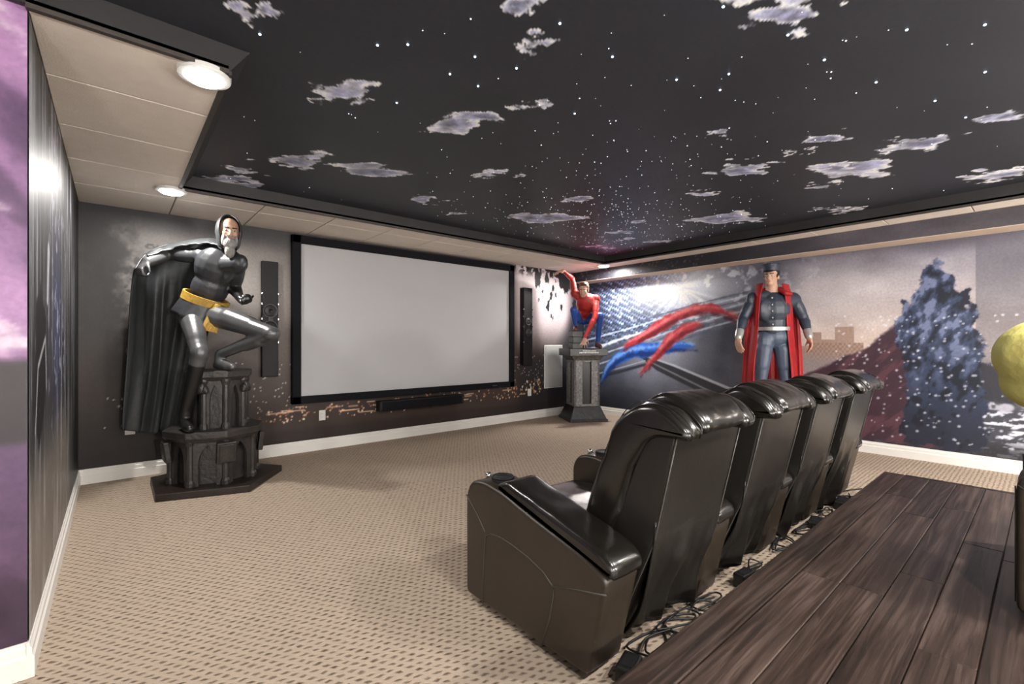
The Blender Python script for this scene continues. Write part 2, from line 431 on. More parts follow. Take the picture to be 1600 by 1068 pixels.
def grid_mesh(name, a, b, to3d, art):
    na, nb = a.shape
    P = to3d(a, b).reshape(-1, 3)
    me = bpy.data.meshes.new(name)
    idx = np.arange(na * nb).reshape(na, nb)
    q = np.stack([idx[:-1, :-1], idx[1:, :-1], idx[1:, 1:], idx[:-1, 1:]], -1).reshape(-1, 4)
    me.vertices.add(len(P)); me.vertices.foreach_set('co', P.astype(np.float32).ravel())
    me.loops.add(q.size); me.loops.foreach_set('vertex_index', q.astype(np.int32).ravel())
    me.polygons.add(len(q)); me.polygons.foreach_set('loop_start', np.arange(0, q.size, 4, dtype=np.int32))
    me.polygons.foreach_set('loop_total', np.full(len(q), 4, np.int32))
    me.update(calc_edges=True)
    at = me.color_attributes.new('print', 'FLOAT_COLOR', 'POINT')
    c = np.clip(art.c.reshape(-1, 3), 0, 255) / 255.0
    c = np.where(c <= 0.04045, c / 12.92, ((c + 0.055) / 1.055) ** 2.4)
    at.data.foreach_set('color', np.concatenate([c, np.ones((len(c), 1))], 1).astype(np.float32).ravel())
    me.validate()
    return me

def ab_grid(a0, a1, b0, b1, st):
    na, nb = int(round(abs(a1 - a0) / st)) + 1, int(round(abs(b1 - b0) / st)) + 1
    return np.meshgrid(np.linspace(a0, a1, na), np.linspace(b0, b1, nb), indexing='ij')

def speck(art, a0, a1, b0, b1, n, col, r0, r1, k=1.0, asp=1.0, seed=1):
    """n small marks scattered on the print"""
    R = random.Random(seed)
    A, B = art.a[:, 0], art.b[0, :]; sa = A[1] - A[0]; sb = B[1] - B[0]
    for _ in range(n):
        ca, cb, r = R.uniform(a0, a1), R.uniform(b0, b1), R.uniform(r0, r1)
        i0 = int((ca - A[0]) / sa); j0 = int((cb - B[0]) / sb)
        h = int(r * max(1, asp) / abs(sa)) + 2
        s = (slice(max(0, i0 - h), max(0, i0 + h + 1)), slice(max(0, j0 - h), max(0, j0 + h + 1)))
        if art.a[s].size == 0: continue
        d = np.hypot((art.a[s] - ca) / r, (art.b[s] - cb) / (r * asp))
        al = (np.clip(1.4 - d, 0, 1) * k)[..., None]
        cc = np.array(col[R.randrange(len(col))] if isinstance(col[0], (tuple, list)) else col)
        art.c[s] = art.c[s] * (1 - al) + cc * al

# ---------------------------------------------------------------- room shell
R = ROOM
struct(MB().box(R['xw'], R['xr'] + 0.1, R['yb'], R['yf'] + 0.1, -0.1, 0).build('floor', M['carpet']), 'beige carpet with small dark woven dashes')
struct(MB().box(R['xl'] - 0.1, R['xr'] + 0.1, R['yf'], R['yf'] + 0.1, 0, 2.6).build('wall_front', M['wall']))
struct(MB().box(R['xr'], R['xr'] + 0.1, R['yb'], R['yf'], 0, 2.6).build('wall_right', M['wall']))
struct(MB().box(R['xl'] - 0.12, R['xl'], R['yc'] + 0.10, R['yf'], 0, 2.6).build('wall_left', M['wall']))
struct(MB().box(R['xw'], R['xl'], R['yc'], R['yc'] + 0.10, 0, 2.6).build('wall_return', M['wall']))
struct(MB().box(R['xw'] - 0.1, R['xw'], R['yb'], R['yc'] + 0.1, 0, 2.6).build('wall_side', M['backwall']))
struct(MB().box(R['xw'] - 0.1, R['xr'] + 0.1, R['yb'] - 0.1, R['yb'], 0, 2.6).build('wall_back', M['backwall']))

# ceiling: backing slab, tile border, raised tray with the printed night sky
XT, YT, XS, XB = 0.38, 4.40, 5.62, 5.94
cb = MB()
cb.box(R['xl'], XT, 2.36, R['yf'], 2.402, 2.42)
cb.box(XT, XB + 0.31, YT, R['yf'], 2.402, 2.42)
cb.box(XS, XB + 0.31, R['yb'], YT, 2.402, 2.42)
cb.box(R['xw'], R['xr'], R['yb'], R['yf'], 2.53, 2.6)
ceiling = struct(cb.build('ceiling', M['grid']))
gx = [-0.24] + [-0.23 + 0.61 * k for k in range(1, 12)]
gy = [5.34 - 0.01 - 0.61 * k for k in range(0, 14)]
def tiles(x0, x1, y0, y1):
    xs = sorted(set([x0, x1] + [g for g in gx if x0 + 0.03 < g < x1 - 0.03]))
    ys = sorted(set([y0, y1] + [g for g in gy if y0 + 0.03 < g < y1 - 0.03]))
    for i in range(len(xs) - 1):
        for j in range(len(ys) - 1):
            g = 0.005
            MB().box(xs[i] + g, xs[i + 1] - g, ys[j] + g, ys[j + 1] - g, 2.39, 2.404).build('ceiling_tile', M['tile'], ceiling, bevel=0.003, seg=1)
tiles(-0.24, XT, 2.36, 5.34); tiles(XT, XB, YT, 5.34); tiles(XS, XB, R['yb'], YT)
# tray sides and thin trim
ts = MB()
ts.box(XT, XS, YT, YT + 0.02, 2.40, 2.53)
ts.box(XS, XS + 0.02, R['yb'], YT, 2.40, 2.53)
ts.box(R['xw'], XT, 2.36, 2.38, 2.40, 2.53)
ts.add([(XT, 2.36, 2.39), (XT, YT, 2.39), (XT + 0.09, YT, 2.52), (XT + 0.09, 2.36, 2.52), (XT, 2.36, 2.53), (XT, YT, 2.53)],
       [(0, 1, 2, 3), (0, 4, 5, 1), (3, 2, 5, 4), (0, 3, 4), (1, 5, 2)])
ts.build('tray_side', M['tray'], ceiling)
M['trim_dark'] = mat('tray_trim', (0.05, 0.042, 0.036), 0.5, noise_amt=0.2)
MB().box(XT, XS, YT - 0.012, YT + 0.012, 2.382, 2.40).build('tray_trim', M['trim_dark'], ceiling)
MB().box(XS - 0.012, XS + 0.012, R['yb'], YT, 2.382, 2.40).build('tray_trim', M['trim_dark'], ceiling)
MB().box(XT - 0.012, XT + 0.012, 2.36, YT, 2.382, 2.40).build('tray_trim', M['trim_dark'], ceiling)
MB().box(R['xl'], XT, 2.348, 2.372, 2.382, 2.40).build('tray_trim', M['trim_dark'], ceiling)

a, b = ab_grid(-0.6, 5.70, -0.4, 4.44, 0.0105)
art = Art(a, b); n1 = fbm(a * 1.2, b * 1.2)
art.fill((44, 46, 52)); art.putc(sstep(0.35, 0.7, n1) * 0.5, np.array((52, 54, 61)))
art.glow(5.3, 4.0, 0.55, 0.45, (120, 50, 85), 0.75)
art.glow(5.0, 3.4, 0.9, 0.8, (78, 76, 92), 0.55)
clouds = [(0.925, 2.43, .17), (0.86, 2.60, .07), (1.53, 2.27, .20), (1.62, 2.14, .12), (1.71, 1.88, .10), (1.394, 1.514, .08), (1.34, 1.42, .05), (1.193, 1.36, .09),
          (1.968, 0.754, .19), (2.05, 0.68, .12), (1.48, 3.43, .24), (0.99, 3.52, .20), (2.12, 3.72, .16), (2.35, 3.68, .12), (0.78, 4.22, .22), (0.70, 4.0, .10), (3.44, 3.44, .26), (3.22, 2.77, .12),
          (3.59, 1.49, .16), (4.22, 0.94, .28), (4.05, 1.05, .14), (4.41, 1.2, .16), (4.02, 0.57, .16), (5.27, 0.21, .22), (3.87, 0.22, .14), (4.94, 2.25, .30), (5.1, 2.1, .16), (5.49, 1.27, .16), (5.3, 1.45, .10), (3.93, 1.93, .13),
          (2.29, 2.78, .13), (2.42, 2.70, .07), (0.36, 2.06, .10), (0.45, 2.0, .07), (2.89, 1.35, .08), (3.45, 0.96, .13), (3.53, 1.13, .09), (4.6, 3.3, .16), (4.95, 3.5, .14), (5.0, 4.0, .18), (4.3, 2.9, .09), (5.35, 3.3, .12), (2.6, 3.95, .08)]
for i, (cx, cy, r) in enumerate(clouds):
    s = (np.abs(a[:, 0] - cx) < r * 2.2).nonzero()[0]; t = (np.abs(b[0, :] - cy) < r * 2.2).nonzero()[0]
    if len(s) == 0 or len(t) == 0: continue
    sl = (slice(s[0], s[-1] + 1), slice(t[0], t[-1] + 1)); A, B = a[sl], b[sl]
    ru = (A - cx) * 0.76 - (B - cy) * 0.65; rv = (A - cx) * 0.65 + (B - cy) * 0.76
    d = np.hypot(ru / (r * 1.3), rv / (r * 0.8))
    nz = fbm(ru / r * 0.8 + 7 * i + 50, rv / r * 1.5 + 3 * i + 50, 6); nz2 = fbm(A / r * 3.0 + 5 * i, B / r * 3.0, 4)
    f = 1.0 - d * 0.80 + (nz - 0.5) * 2.6 + (nz2 - 0.5) * 0.7
    al = sstep(0.52, 0.64, f) * (0.62 + 0.6 * nz2)
    shade = sstep(0.62, 1.15, f)
    col = (1 - shade)[..., None] * np.array((214, 216, 228)) + shade[..., None] * np.array((142, 145, 172))
    col = col * (0.66 + 0.85 * nz2)[..., None]
    if cx > 4.9 and cy > 3.8: col = col * np.array((1.0, 0.72, 0.85))
    art.c[sl] = art.c[sl] * (1 - al[..., None]) + col * al[..., None]
sky = link('sky_panel', grid_mesh('sky_panel', a, b, lambda p, q: np.stack([p, q, np.full(p.shape, R['zt'])], -1), art), M['print'], ceiling)
MB().box(R['xw'], 5.70, R['yb'], -0.4, R['zt'], R['zt'] + 0.01).build('sky_border', M['tray'], ceiling)
MB().box(R['xw'], -0.6, -0.4, 2.4, R['zt'], R['zt'] + 0.01).build('sky_border', M['tray'], ceiling)
# fibre-optic stars
big = [(0.975, 1.838), (1.25, 1.716), (1.384, 1.31), (1.238, 1.906), (1.453, 1.659), (1.798, 0.83), (2.172, 0.727), (2.491, 0.681), (2.903, 0.57), (2.718, 0.175), (3.193, 0.205), (2.514, 0.391), (1.728, 1.306), (2.269, 1.02), (2.121, 1.212), (2.378, 1.114), (1.993, 1.771), (3.752, 0.32), (3.368, 0.406), (0.466, 2.186), (0.876, 1.929), (1.166, 2.323), (1.405, 1.902)]
sm = MB().ell((0, 0, 0), (0.0058, 0, 0), (0, 0.0058, 0), (0, 0, 0.004), 8, 4).mesh('star_light')
sm.materials.append(M['star_big'])
for x, y in big:
    o = link('star_light', sm, None, ceiling); o.location = (x, y, R['zt'] - 0.002)
st = MB(); rs = random.Random(5); cnt = 0
while cnt < 620:
    x, y = rs.uniform(0.4, 5.6), rs.uniform(0.02, 4.36)
    dens = 0.06 + 0.95 * math.exp(-((x - 4.0) / 1.25) ** 2 - ((y - 3.0) / 1.0) ** 2) + 0.35 * math.exp(-((x - 2.6) / 0.9) ** 2 - ((y - 1.7) / 0.8) ** 2) + 0.8 * math.exp(-((x - 5.0) / 0.5) ** 2 - ((y - 3.8) / 0.4) ** 2)
    if rs.random() > dens: continue
    r = rs.choice([0.0024, 0.0028, 0.0034, 0.0044])
    st.add([(x - r, y, 2.508), (x, y - r, 2.508), (x + r, y, 2.508), (x, y + r, 2.508), (x, y, 2.508 - r)], [(1, 0, 4), (2, 1, 4), (3, 2, 4), (0, 3, 4)])
    cnt += 1
so = st.build('star_points', M['star'], ceiling, fix=False); so['kind'] = 'stuff'

# bulkhead above the right wall
struct(MB().box(XB, R['xr'], R['yb'], R['yf'], 2.22, 2.41).build('ceiling_soffit', M['soffit']), 'boxed soffit running along the top of the right wall')

# baseboards
def baseboard(name, p0, p1, nrm):
    prof = [(0, 0), (0.020, 0), (0.020, 0.075), (0.014, 0.082), (0.014, 0.106), (0.008, 0.114), (0.008, 0.126), (0, 0.126)]
    p0, p1, nrm = Vector(p0), Vector(p1), Vector(nrm)
    vs = []
    for p in (p0, p1):
        vs += [(p.x + nrm.x * d, p.y + nrm.y * d, z) for d, z in prof]
    n = len(prof)
    m = MB().add(vs, [(i, (i + 1) % n, n + (i + 1) % n, n + i) for i in range(n)] + [tuple(range(n)), tuple(range(2 * n - 1, n - 1, -1))])
    return struct(m.build(name, M['white_trim']))
baseboard('baseboard_front', (R['xl'], R['yf'], 0), (R['xr'], R['yf'], 0), (0, -1, 0))
baseboard('baseboard_right', (R['xr'], R['yb'], 0), (R['xr'], R['yf'], 0), (-1, 0, 0))
baseboard('baseboard_left', (R['xl'], R['yc'] - 0.0195, 0), (R['xl'], R['yf'], 0), (1, 0, 0))
baseboard('baseboard_return', (R['xw'], R['yc'], 0), (R['xl'] + 0.0005, R['yc'], 0), (0, -1, 0))

# ---------------------------------------------------------------- printed murals
# right wall: city at night with red and blue ribbons, grey sky, dark rock, snow
a, b = ab_grid(5.34, -0.3, 0.12, 2.40, 0.0095)
art = Art(a, b)
nz = fbm(a * 1.5, b * 2.2); nzf = fbm(a * 9, b * 9)
art.fill((70, 72, 80))
sky_t = sstep(0.9, 2.3, b)
skyc = (1 - sky_t)[..., None] * np.array((182, 164, 152)) + sky_t[..., None] * np.array((96, 95, 106))
skyc = skyc + (nz - 0.5)[..., None] * 110 * sstep(0.8, 1.6, b)[..., None]
art.putc(1 - sstep(2.1, 2.9, a), skyc)
art.glow(1.6, 1.75, 0.7, 0.35, (196, 190, 192), 0.55)
art.put((1 - sstep(2.0, 2.8, a)) * sstep(2.1, 2.3, b + 0.4 * (nz - .5)) * 0.75, (62, 60, 70))
art.put(sstep(1.85, 2.4, a) * (1 - sstep(2.6, 3.2, a)) * sstep(1.5, 2.1, b), (58, 60, 70))
# left: dark city grid
cell = ((np.floor(a / 0.045).astype(int) * 57 + np.floor((b + 0.3 * a) / 0.032).astype(int) * 131) % 97) / 97.0
city = np.array((34, 40, 56)) + (cell ** 3)[..., None] * np.array((110, 130, 165))
art.putc(sstep(3.2, 3.9, a + 0.3 * (nz - .5)) * sstep(1.0, 1.25, b), city * (0.5 + 1.0 * nz[..., None]))
art.put(sstep(4.6, 5.2, a) * 0.5, (26, 28, 38))
# bright burst
ang = np.arctan2(b - 2.0, a - 3.5); ray = 0.5 + 0.5 * vnoise(ang * 9 + 40, np.hypot(a - 3.5, b - 2.0) * 2 + 30)
d = np.hypot((a - 3.5) / 0.75, (b - 1.93) / 0.36)
art.put(np.exp(-d ** 2) * (0.45 + 0.75 * ray), (214, 220, 232))
art.put(sstep(0.60, 0.74, nzf) * np.exp(-(d / 1.7) ** 2) * 0.8, (225, 232, 244))
# lower grey surface and ribs
low = sstep(2.0, 2.4, a) * (1 - sstep(1.15, 1.45, b - 0.28 * (a - 4.0) * -1 * 0.6 + 0.0))
g = 0.5 + 0.5 * np.sin(a * 3.0 + 1.0 + b * 1.5)
art.putc(low, np.array((64, 67, 77)) + (g * sstep(0.2, 1.1, b))[..., None] * np.array((70, 71, 76)) + ((nz - .5) * 50)[..., None])
art.put(low * (1 - sstep(0.12, 0.55, b + 0.12 * (nzf - .5))) * sstep(3.2, 5, a) * 0.85, (24, 26, 34))
for k in range(9):
    o = (k - 4) * 0.055
    art.stroke([(5.34, 0.98 + o * 1.5), (4.3, 1.25 + o * 1.2), (3.3, 1.52 + o), (2.35, 1.72 + o * 0.8)], 0.016, 0.010, (176, 190, 210) if k % 2 else (70, 80, 98), 0.012, 0.75, 0.03)
art.stroke([(5.3, 1.02), (4.5, 1.28), (3.9, 1.42)], 0.02, 0.01, (215, 232, 250), 0.03, 0.9, 0.04)
art.poly([(4.25, 1.02), (3.9, 0.95), (2.6, 0.50), (2.2, 0.30), (2.35, 0.20), (3.0, 0.42), (3.9, 0.78)], (44, 46, 52), 0.012)
art.stroke([(4.22, 1.03), (3.6, 0.86), (2.5, 0.48)], 0.012, 0.02, (165, 170, 178), 0.01, 0.9)
art.stroke([(4.05, 0.92), (3.3, 0.62), (2.5, 0.30)], 0.010, 0.016, (112, 116, 122), 0.01, 0.9)
art.stroke([(5.3, 0.55), (4.6, 0.72), (4.1, 0.86)], 0.03, 0.02, (38, 40, 48), 0.015, 0.9)
art.stroke([(5.3, 0.60), (4.6, 0.78), (4.1, 0.92)], 0.008, 0.008, (150, 156, 168), 0.008, 0.9)
# the two ribbons
for (pts, w0, w1, c0, c1, c2) in [
    ([(4.98, 0.50), (4.75, 0.86), (4.40, 1.06), (3.95, 1.10), (3.55, 1.16), (3.25, 1.14)], 0.13, 0.085, (38, 84, 168), (120, 160, 220), (18, 36, 84)),
    ([(4.55, 1.10), (4.30, 1.22), (4.05, 1.34), (3.75, 1.50), (3.40, 1.66), (3.05, 1.68), (2.85, 1.60), (2.65, 1.50)], 0.10, 0.05, (146, 42, 50), (206, 118, 120), (74, 18, 26)),
    ([(4.20, 0.70), (3.95, 0.95), (3.70, 1.22), (3.45, 1.40), (3.15, 1.48)], 0.03, 0.13, (150, 46, 54), (200, 110, 112), (80, 20, 28))]:
    pts = np.array(pts); 
    t = np.linspace(0, len(pts) - 1, 26); sp = np.stack([np.interp(t, range(len(pts)), pts[:, 0]), np.interp(t, range(len(pts)), pts[:, 1])], 1)
    for _ in range(3): sp[1:-1] = (sp[:-2] + 2 * sp[1:-1] + sp[2:]) / 4
    art.stroke(sp, w0, w1, c0, 0.022, 1.0, 0.09, 7, True)
    art.stroke(sp + np.array((0.0, 0.035)), w0 * 0.35, w1 * 0.3, c1, 0.03, 0.7, 0.10, 12, True)
    art.stroke(sp - np.array((0.0, 0.055)), w0 * 0.35, w1 * 0.3, c2, 0.03, 0.8, 0.10, 12, True)
# small far buildings
for (y0, y1, z1) in [(1.86, 1.74, 1.32), (1.74, 1.60, 1.24), (1.60, 1.42, 1.38), (1.42, 1.34, 1.2), (2.0, 1.86, 1.16)]:
    art.put(((a < y0) & (a > y1) & (b < z1) & (b > 0.85)).astype(float) * 0.75, (128, 104, 92))
win = ((np.floor(a / 0.022).astype(int) + np.floor(b / 0.03).astype(int)) % 2) * ((a < 1.86) & (a > 1.34) & (b < 1.2) & (b > 0.9))
art.put(win * 0.3, (80, 62, 56))
art.put((1 - sstep(0.9, 1.15, b + 0.2 * (nz - .5))) * (1 - sstep(1.9, 2.3, a)) * 0.75, (120, 116, 120))
# snowy ground
art.put((1 - sstep(0.55, 0.75, b + 0.12 * (nz - .5))) * (1 - sstep(1.5, 2.1, a)), (52, 54, 60))
gr = fbm(a * 14, b * 34, 5)
art.put((1 - sstep(0.50, 0.70, b)) * (1 - sstep(1.4, 1.7, a)) * sstep(0.50, 0.62, gr), (176, 178, 190))
art.put((1 - sstep(0.18, 0.34, b)) * (1 - sstep(1.4, 1.9, a)) * 0.75, (30, 30, 34))
# ruin, pale wall strip
art.put((np.abs(a - 0.30) < 0.16) * sstep(0.8, 0.9, b) * (1 - sstep(2.15, 2.2, b)) * 0.55, (76, 76, 84))
art.poly([(0.62, 0.6), (0.60, 0.85), (0.50, 0.98), (0.36, 1.0), (0.22, 0.9), (0.18, 0.6)], (38, 38, 44), 0.02, 0.08, 14)
art.stroke([(0.55, 0.62), (0.25, 0.60)], 0.035, 0.035, (140, 140, 150), 0.01)
speck(art, 0.28, 0.5, 0.60, 0.66, 14, (44, 44, 50), 0.008, 0.016, 0.9, 1.4, 3)
# dark pinnacle with a maroon slope
sl = art.poly([(0.86, 1.72), (1.02, 1.45), (1.30, 1.15), (1.72, 0.92), (1.98, 0.80), (1.80, 0.72), (1.55, 0.40), (1.38, 0.14), (0.62, 0.14), (0.60, 1.70)], (50, 34, 42), 0.02, 0.05, 12)
art.put((sl < 0) * sstep(0.48, 0.62, fbm((a + b) * 9, (a - b) * 2)) * 0.6, (84, 52, 60))
pk = art.poly([(1.08, 1.42), (1.00, 1.62), (0.93, 1.60), (0.88, 1.78), (0.80, 1.98), (0.74, 2.04), (0.70, 1.92), (0.64, 1.86), (0.58, 1.66), (0.52, 1.70), (0.47, 1.44), (0.42, 1.16), (0.44, 0.9), (0.40, 0.60), (0.42, 0.14), (1.02, 0.14), (0.98, 0.7), (1.02, 1.1)], (40, 48, 68), 0.014, 0.16, 11)
rk = fbm(a * 16 + b * 6, b * 9 - a * 4, 5)
art.put((pk < 0.0) * sstep(0.50, 0.66, rk) * sstep(0.5, 1.4, b) * 0.8, (104, 112, 140))
art.put((pk < 0.0) * (1 - sstep(0.35, 0.47, rk)) * 0.8, (18, 20, 28))
art.put((pk < 0) * (1 - sstep(0.2, 0.9, b)) * 0.6, (22, 22, 28))
speck(art, 0.15, 1.6, 0.2, 1.5, 260, (196, 198, 208), 0.005, 0.013, 0.7, 1.0, 8)
art.c = np.clip(art.c * 1.16 + 4, 0, 250)
mr_me = grid_mesh('wall_mural', a, b, lambda p, q: np.stack([np.full(p.shape, R['xr'] - 0.004), p, q], -1), art)
tag(link('wall_mural', mr_me, M['print_gloss']), 'right wall mural of city streaks, red and blue ribbons, dark pinnacle and snow', 'mural')

# soffit print (the same picture carries on over the box)
a, b = ab_grid(5.34, -0.3, 2.225, 2.388, 0.012)
art = Art(a, b); nz = fbm(a * 2, b * 6)
art.fill((36, 36, 42)); art.putc(1 - sstep(1.2, 3.0, a), np.array((78, 74, 82)) + ((nz - .5) * 60)[..., None])
art.putc((1 - sstep(-0.3, 1.0, a)) * 0.7, np.array((70, 68, 68)) + ((nz - .5) * 20)[..., None])
speck(art, 3.0, 5.3, 2.23, 2.38, 90, (120, 122, 132), 0.006, 0.014, 0.6, 1, 4)
me = grid_mesh('soffit_print', a, b, lambda p, q: np.stack([np.full(p.shape, XB - 0.003), p, q], -1), art)
tag(link('soffit_print', me, M['print_gloss']), 'dark grey mural strip on the face of the long soffit', 'mural')

# front wall: smoky grey glow, ink splatter, city lights along the bottom
a, b = ab_grid(-0.24, 6.25, 0.12, 2.39, 0.0095)
art = Art(a, b); nz = fbm(a * 1.4, b * 1.4); nzf = fbm(a * 7, b * 7); nzh = fbm(a * 20, b * 20, 4)
art.fill((46, 40, 38))
art.put(sstep(1.0, 1.9, b) * 0.5, (72, 68, 66))
art.glow(0.75, 1.75, 0.95, 0.62, (150, 146, 143), 0.9)
edge = sstep(-0.02, 0.16, a + 0.35 * (nzf - .5) + 0.1 * (nzh - .5))
art.put((1 - edge) * 0.96, (36, 35, 35))
art.put((a < 0.45) * sstep(0.58, 0.64, fbm(a * 13 + 9, b * 13, 4)) * (b > 0.9) * (b < 2.1) * 0.75, (44, 42, 42))
art.put(sstep(2.12, 2.34, b + 0.1 * (nz - .5)) * (a < 4.6) * 0.8, (44, 44, 47))
art.put((1 - sstep(0.7, 1.5, b)) * 0.75, (48, 37, 32))
art.glow(1.5, 1.2, 0.4, 0.5, (104, 92, 86), 0.5)
art.put((1 - sstep(0.2, 0.9, b)) * (a < 1.0) * 0.7, (24, 19, 17))
# right part: pale glow, dark smoky bank
w = sstep(4.55, 4.75, a) * sstep(0.9, 1.6, b)
art.putc(w, np.array((172, 160, 162)) + ((nz - .5) * 60)[..., None])
art.glow(5.15, 2.05, 0.42, 0.32, (226, 218, 220), 0.85)
bank = sstep(1.55, 1.95, a - 4.0 + 0.15 * (nz - .5) - 0.55 * (b - 1.3))
art.put(bank * sstep(4.6, 4.9, a), (44, 41, 44))
art.put(sstep(4.6, 4.8, a) * (1 - sstep(0.75, 1.15, b + 0.2 * (nz - .5))) * 0.85, (30, 28, 30))
sp_ = sstep(0.50, 0.55, fbm(a * 9 + 3, b * 4.5, 6) + 0.35 * (b - 2.05) + 0.2 * (a - 5.4)) * (a > 5.0) * (b > 1.4)
art.put(sp_, (22, 21, 23))
art.put((a > 4.6) * sstep(2.2, 2.36, b + 0.14 * (nzf - .5)) * sstep(0.46, 0.54, nzh), (28, 26, 28))
art.put(sstep(5.75, 6.05, a) * 0.85, (26, 26, 32))
# city lights
warm = [(255, 214, 170), (250, 180, 120), (255, 240, 215), (190, 120, 80)]
speck(art, 1.1, 3.0, 0.34, 0.50, 120, warm, 0.005, 0.012, 0.85, 1.0, 21)
speck(art, 2.9, 5.2, 0.36, 0.54, 80, warm, 0.005, 0.011, 0.8, 1.3, 22)
for k in range(26):
    q0 = rng.uniform(1.2, 5.0); zz = rng.uniform(0.36, 0.5)
    art.stroke([(q0, zz), (q0 + rng.uniform(0.05, 0.2), zz)], 0.006, 0.006, (225, 190, 160), 0.006, 0.75)
speck(art, 4.5, 5.2, 0.40, 0.62, 40, warm, 0.006, 0.014, 0.85, 1.5, 23)
speck(art, 0.9, 1.5, 0.5, 1.0, 50, (230, 220, 205), 0.005, 0.009, 0.8, 1.0, 24)
speck(art, 4.6, 5.7, 0.55, 1.0, 90, (220, 214, 206), 0.005, 0.010, 0.7, 1.2, 25)
speck(art, -0.1, 0.15, 0.45, 0.75, 14, (235, 220, 205), 0.006, 0.010, 0.8, 1.0, 26)
art.put((1 - sstep(0.22, 0.30, b)) * 0.5, (26, 20, 18))
art.c = np.clip(art.c * 1.12 + 3, 0, 250)
me = grid_mesh('wall_mural', a, b, lambda p, q: np.stack([p, np.full(p.shape, R['yf'] - 0.004), q], -1), art)
tag(link('wall_mural', me, M['print']), 'front wall mural of smoky grey glow, ink splatter and small city lights', 'mural')

# left wall: dark, with pale vertical streaks
a, b = ab_grid(R['yc'], R['yf'], 0.12, 2.39, 0.010)
art = Art(a, b); nz = fbm(a * 2, b * 1.5); vs_ = fbm(a * 22, b * 1.3, 5)
art.fill((58, 58, 60))
art.put(sstep(4.4, 5.1, a), (20, 20, 21))
art.put(sstep(0.56, 0.70, vs_) * (1 - sstep(4.6, 5.2, a)) * 0.8, (150, 150, 158))
art.put((1 - sstep(0.38, 0.5, vs_)) * 0.7, (26, 26, 28))
art.glow(3.45, 1.35, 0.25, 0.55, (78, 84, 120), 0.75)
art.put(np.exp(-((a - 3.5) / 0.5) ** 2) * sstep(0.60, 0.70, fbm(a * 16, b * 10)) * 0.8, (186, 190, 214))
art.put((1 - sstep(0.55, 0.95, b + 0.15 * (nz - .5))) * (1 - sstep(3.9, 4.8, a)) * 0.85, (122, 114, 106))
art.put((1 - sstep(0.4, 0.9, b)) * sstep(0.55, 0.7, fbm(a * 10, b * 1.5)) * (1 - sstep(3.9, 4.8, a)) * 0.5, (190, 186, 186))
art.poly([(2.55, 0.9), (2.6, 1.35), (2.75, 1.45), (2.95, 1.3), (2.9, 0.95), (2.7, 0.75)], (20, 20, 24), 0.02, 0.05)
art.stroke([(2.58, 0.85), (2.66, 1.10), (2.92, 1.22), (2.96, 1.0)], 0.014, 0.014, (160, 160, 166), 0.008)
art.stroke([(3.0, 1.40), (3.05, 1.62)], 0.03, 0.05, (176, 180, 190), 0.012)
art.put((1 - sstep(2.4, 2.7, a)) * sstep(1.2, 1.8, b) * 0.6, (90, 92, 94))
me = grid_mesh('wall_mural', a, b, lambda p, q: np.stack([np.full(p.shape, R['xl'] + 0.004), p, q], -1), art)
tag(link('wall_mural', me, M['print_gloss']), 'left wall mural of dark ground with pale vertical streaks and blue sparkle', 'mural')

# return wall at the left edge: purple swirls
a, b = ab_grid(-1.5, R['xl'], 0.12, 2.50, 0.012)
art = Art(a, b); nz = fbm(a * 3 + 2 * b, b * 2.2); nz2 = fbm(a * 2 + 5, b * 5 + a * 3)
art.fill((84, 62, 92)); art.putc(sstep(0.4, 0.65, nz), np.array((168, 128, 172)))
art.put(sstep(0.56, 0.68, nz2) * sstep(1.0, 1.3, b), (226, 208, 224))
art.put(sstep(0.82, 0.86, b) * (1 - sstep(1.12, 1.16, b)), (44, 38, 42))
art.put((1 - sstep(0.2, 0.75, b)) * 0.85, (52, 38, 52))
art.put(sstep(0.52, 0.6, nz) * (1 - sstep(0.5, 0.85, b)) * 0.5, (110, 78, 120))
art.stroke([(-1.5, 1.15), (-0.8, 1.22), (-0.24, 1.20)], 0.02, 0.02, (214, 196, 214), 0.01)
me = grid_mesh('wall_mural', a, b, lambda p, q: np.stack([p, np.full(p.shape, R['yc'] - 0.004), q], -1), art)
tag(link('wall_mural', me, M['print_gloss']), 'purple swirling mural on the short return wall at the left edge', 'mural')

# ---------------------------------------------------------------- downlights
def downlight(x, y, label, k):
    h_ = 0.12 if -1 < y < 0 else 0.0      # those under the raised tray sit higher
    T = Matrix.Translation((0, 0, h_))
    o = thing('downlight', label, 'ceiling light', (x, y, 2.39 + h_), 'round ceiling downlights')
    MB().lathe([(0.078, 2.372), (0.078, 2.368), (0.100, 2.371), (0.102, 2.376), (0.102, 2.394), (0.078, 2.394)], x, y, 28).move(T).build('trim_ring', M['white_plastic'], o, smooth=False)
    MB().lathe([(0.001, 2.349), (0.035, 2.351), (0.065, 2.358), (0.081, 2.370), (0.081, 2.380), (0.001, 2.381)], x, y, 28).move(T).build('lens', M['lens'], o)
    l = bpy.data.lights.new('downlight_lamp', 'AREA'); l.shape = 'DISK'; l.size = 0.11; l.energy = LAMP_W * k; l.color = LAMP_COL
    lo = bpy.data.objects.new('lamp_light', l); lo.location = (x, y, 2.345 + h_); C.objects.link(lo)
    lo.parent = o; lo.matrix_parent_inverse = Matrix.Translation(-Vector(o.location))
names = ['bright downlight at the near corner of the left tile strip', 'bright downlight over the caped statue at the tray corner', 'bright downlight over the crouching statue in the far corner',
         'added fill downlight by the right soffit behind the camera', 'added fill downlight over the right end of the wooden riser', 'added fill downlight near the left end of the wooden riser', 'added fill downlight over the middle of the wooden riser', 'added fill downlight in the back left corner of the room']
for (x, y), n, k in zip(LAMPS, names, LAMP_K): downlight(x, y, n, k)
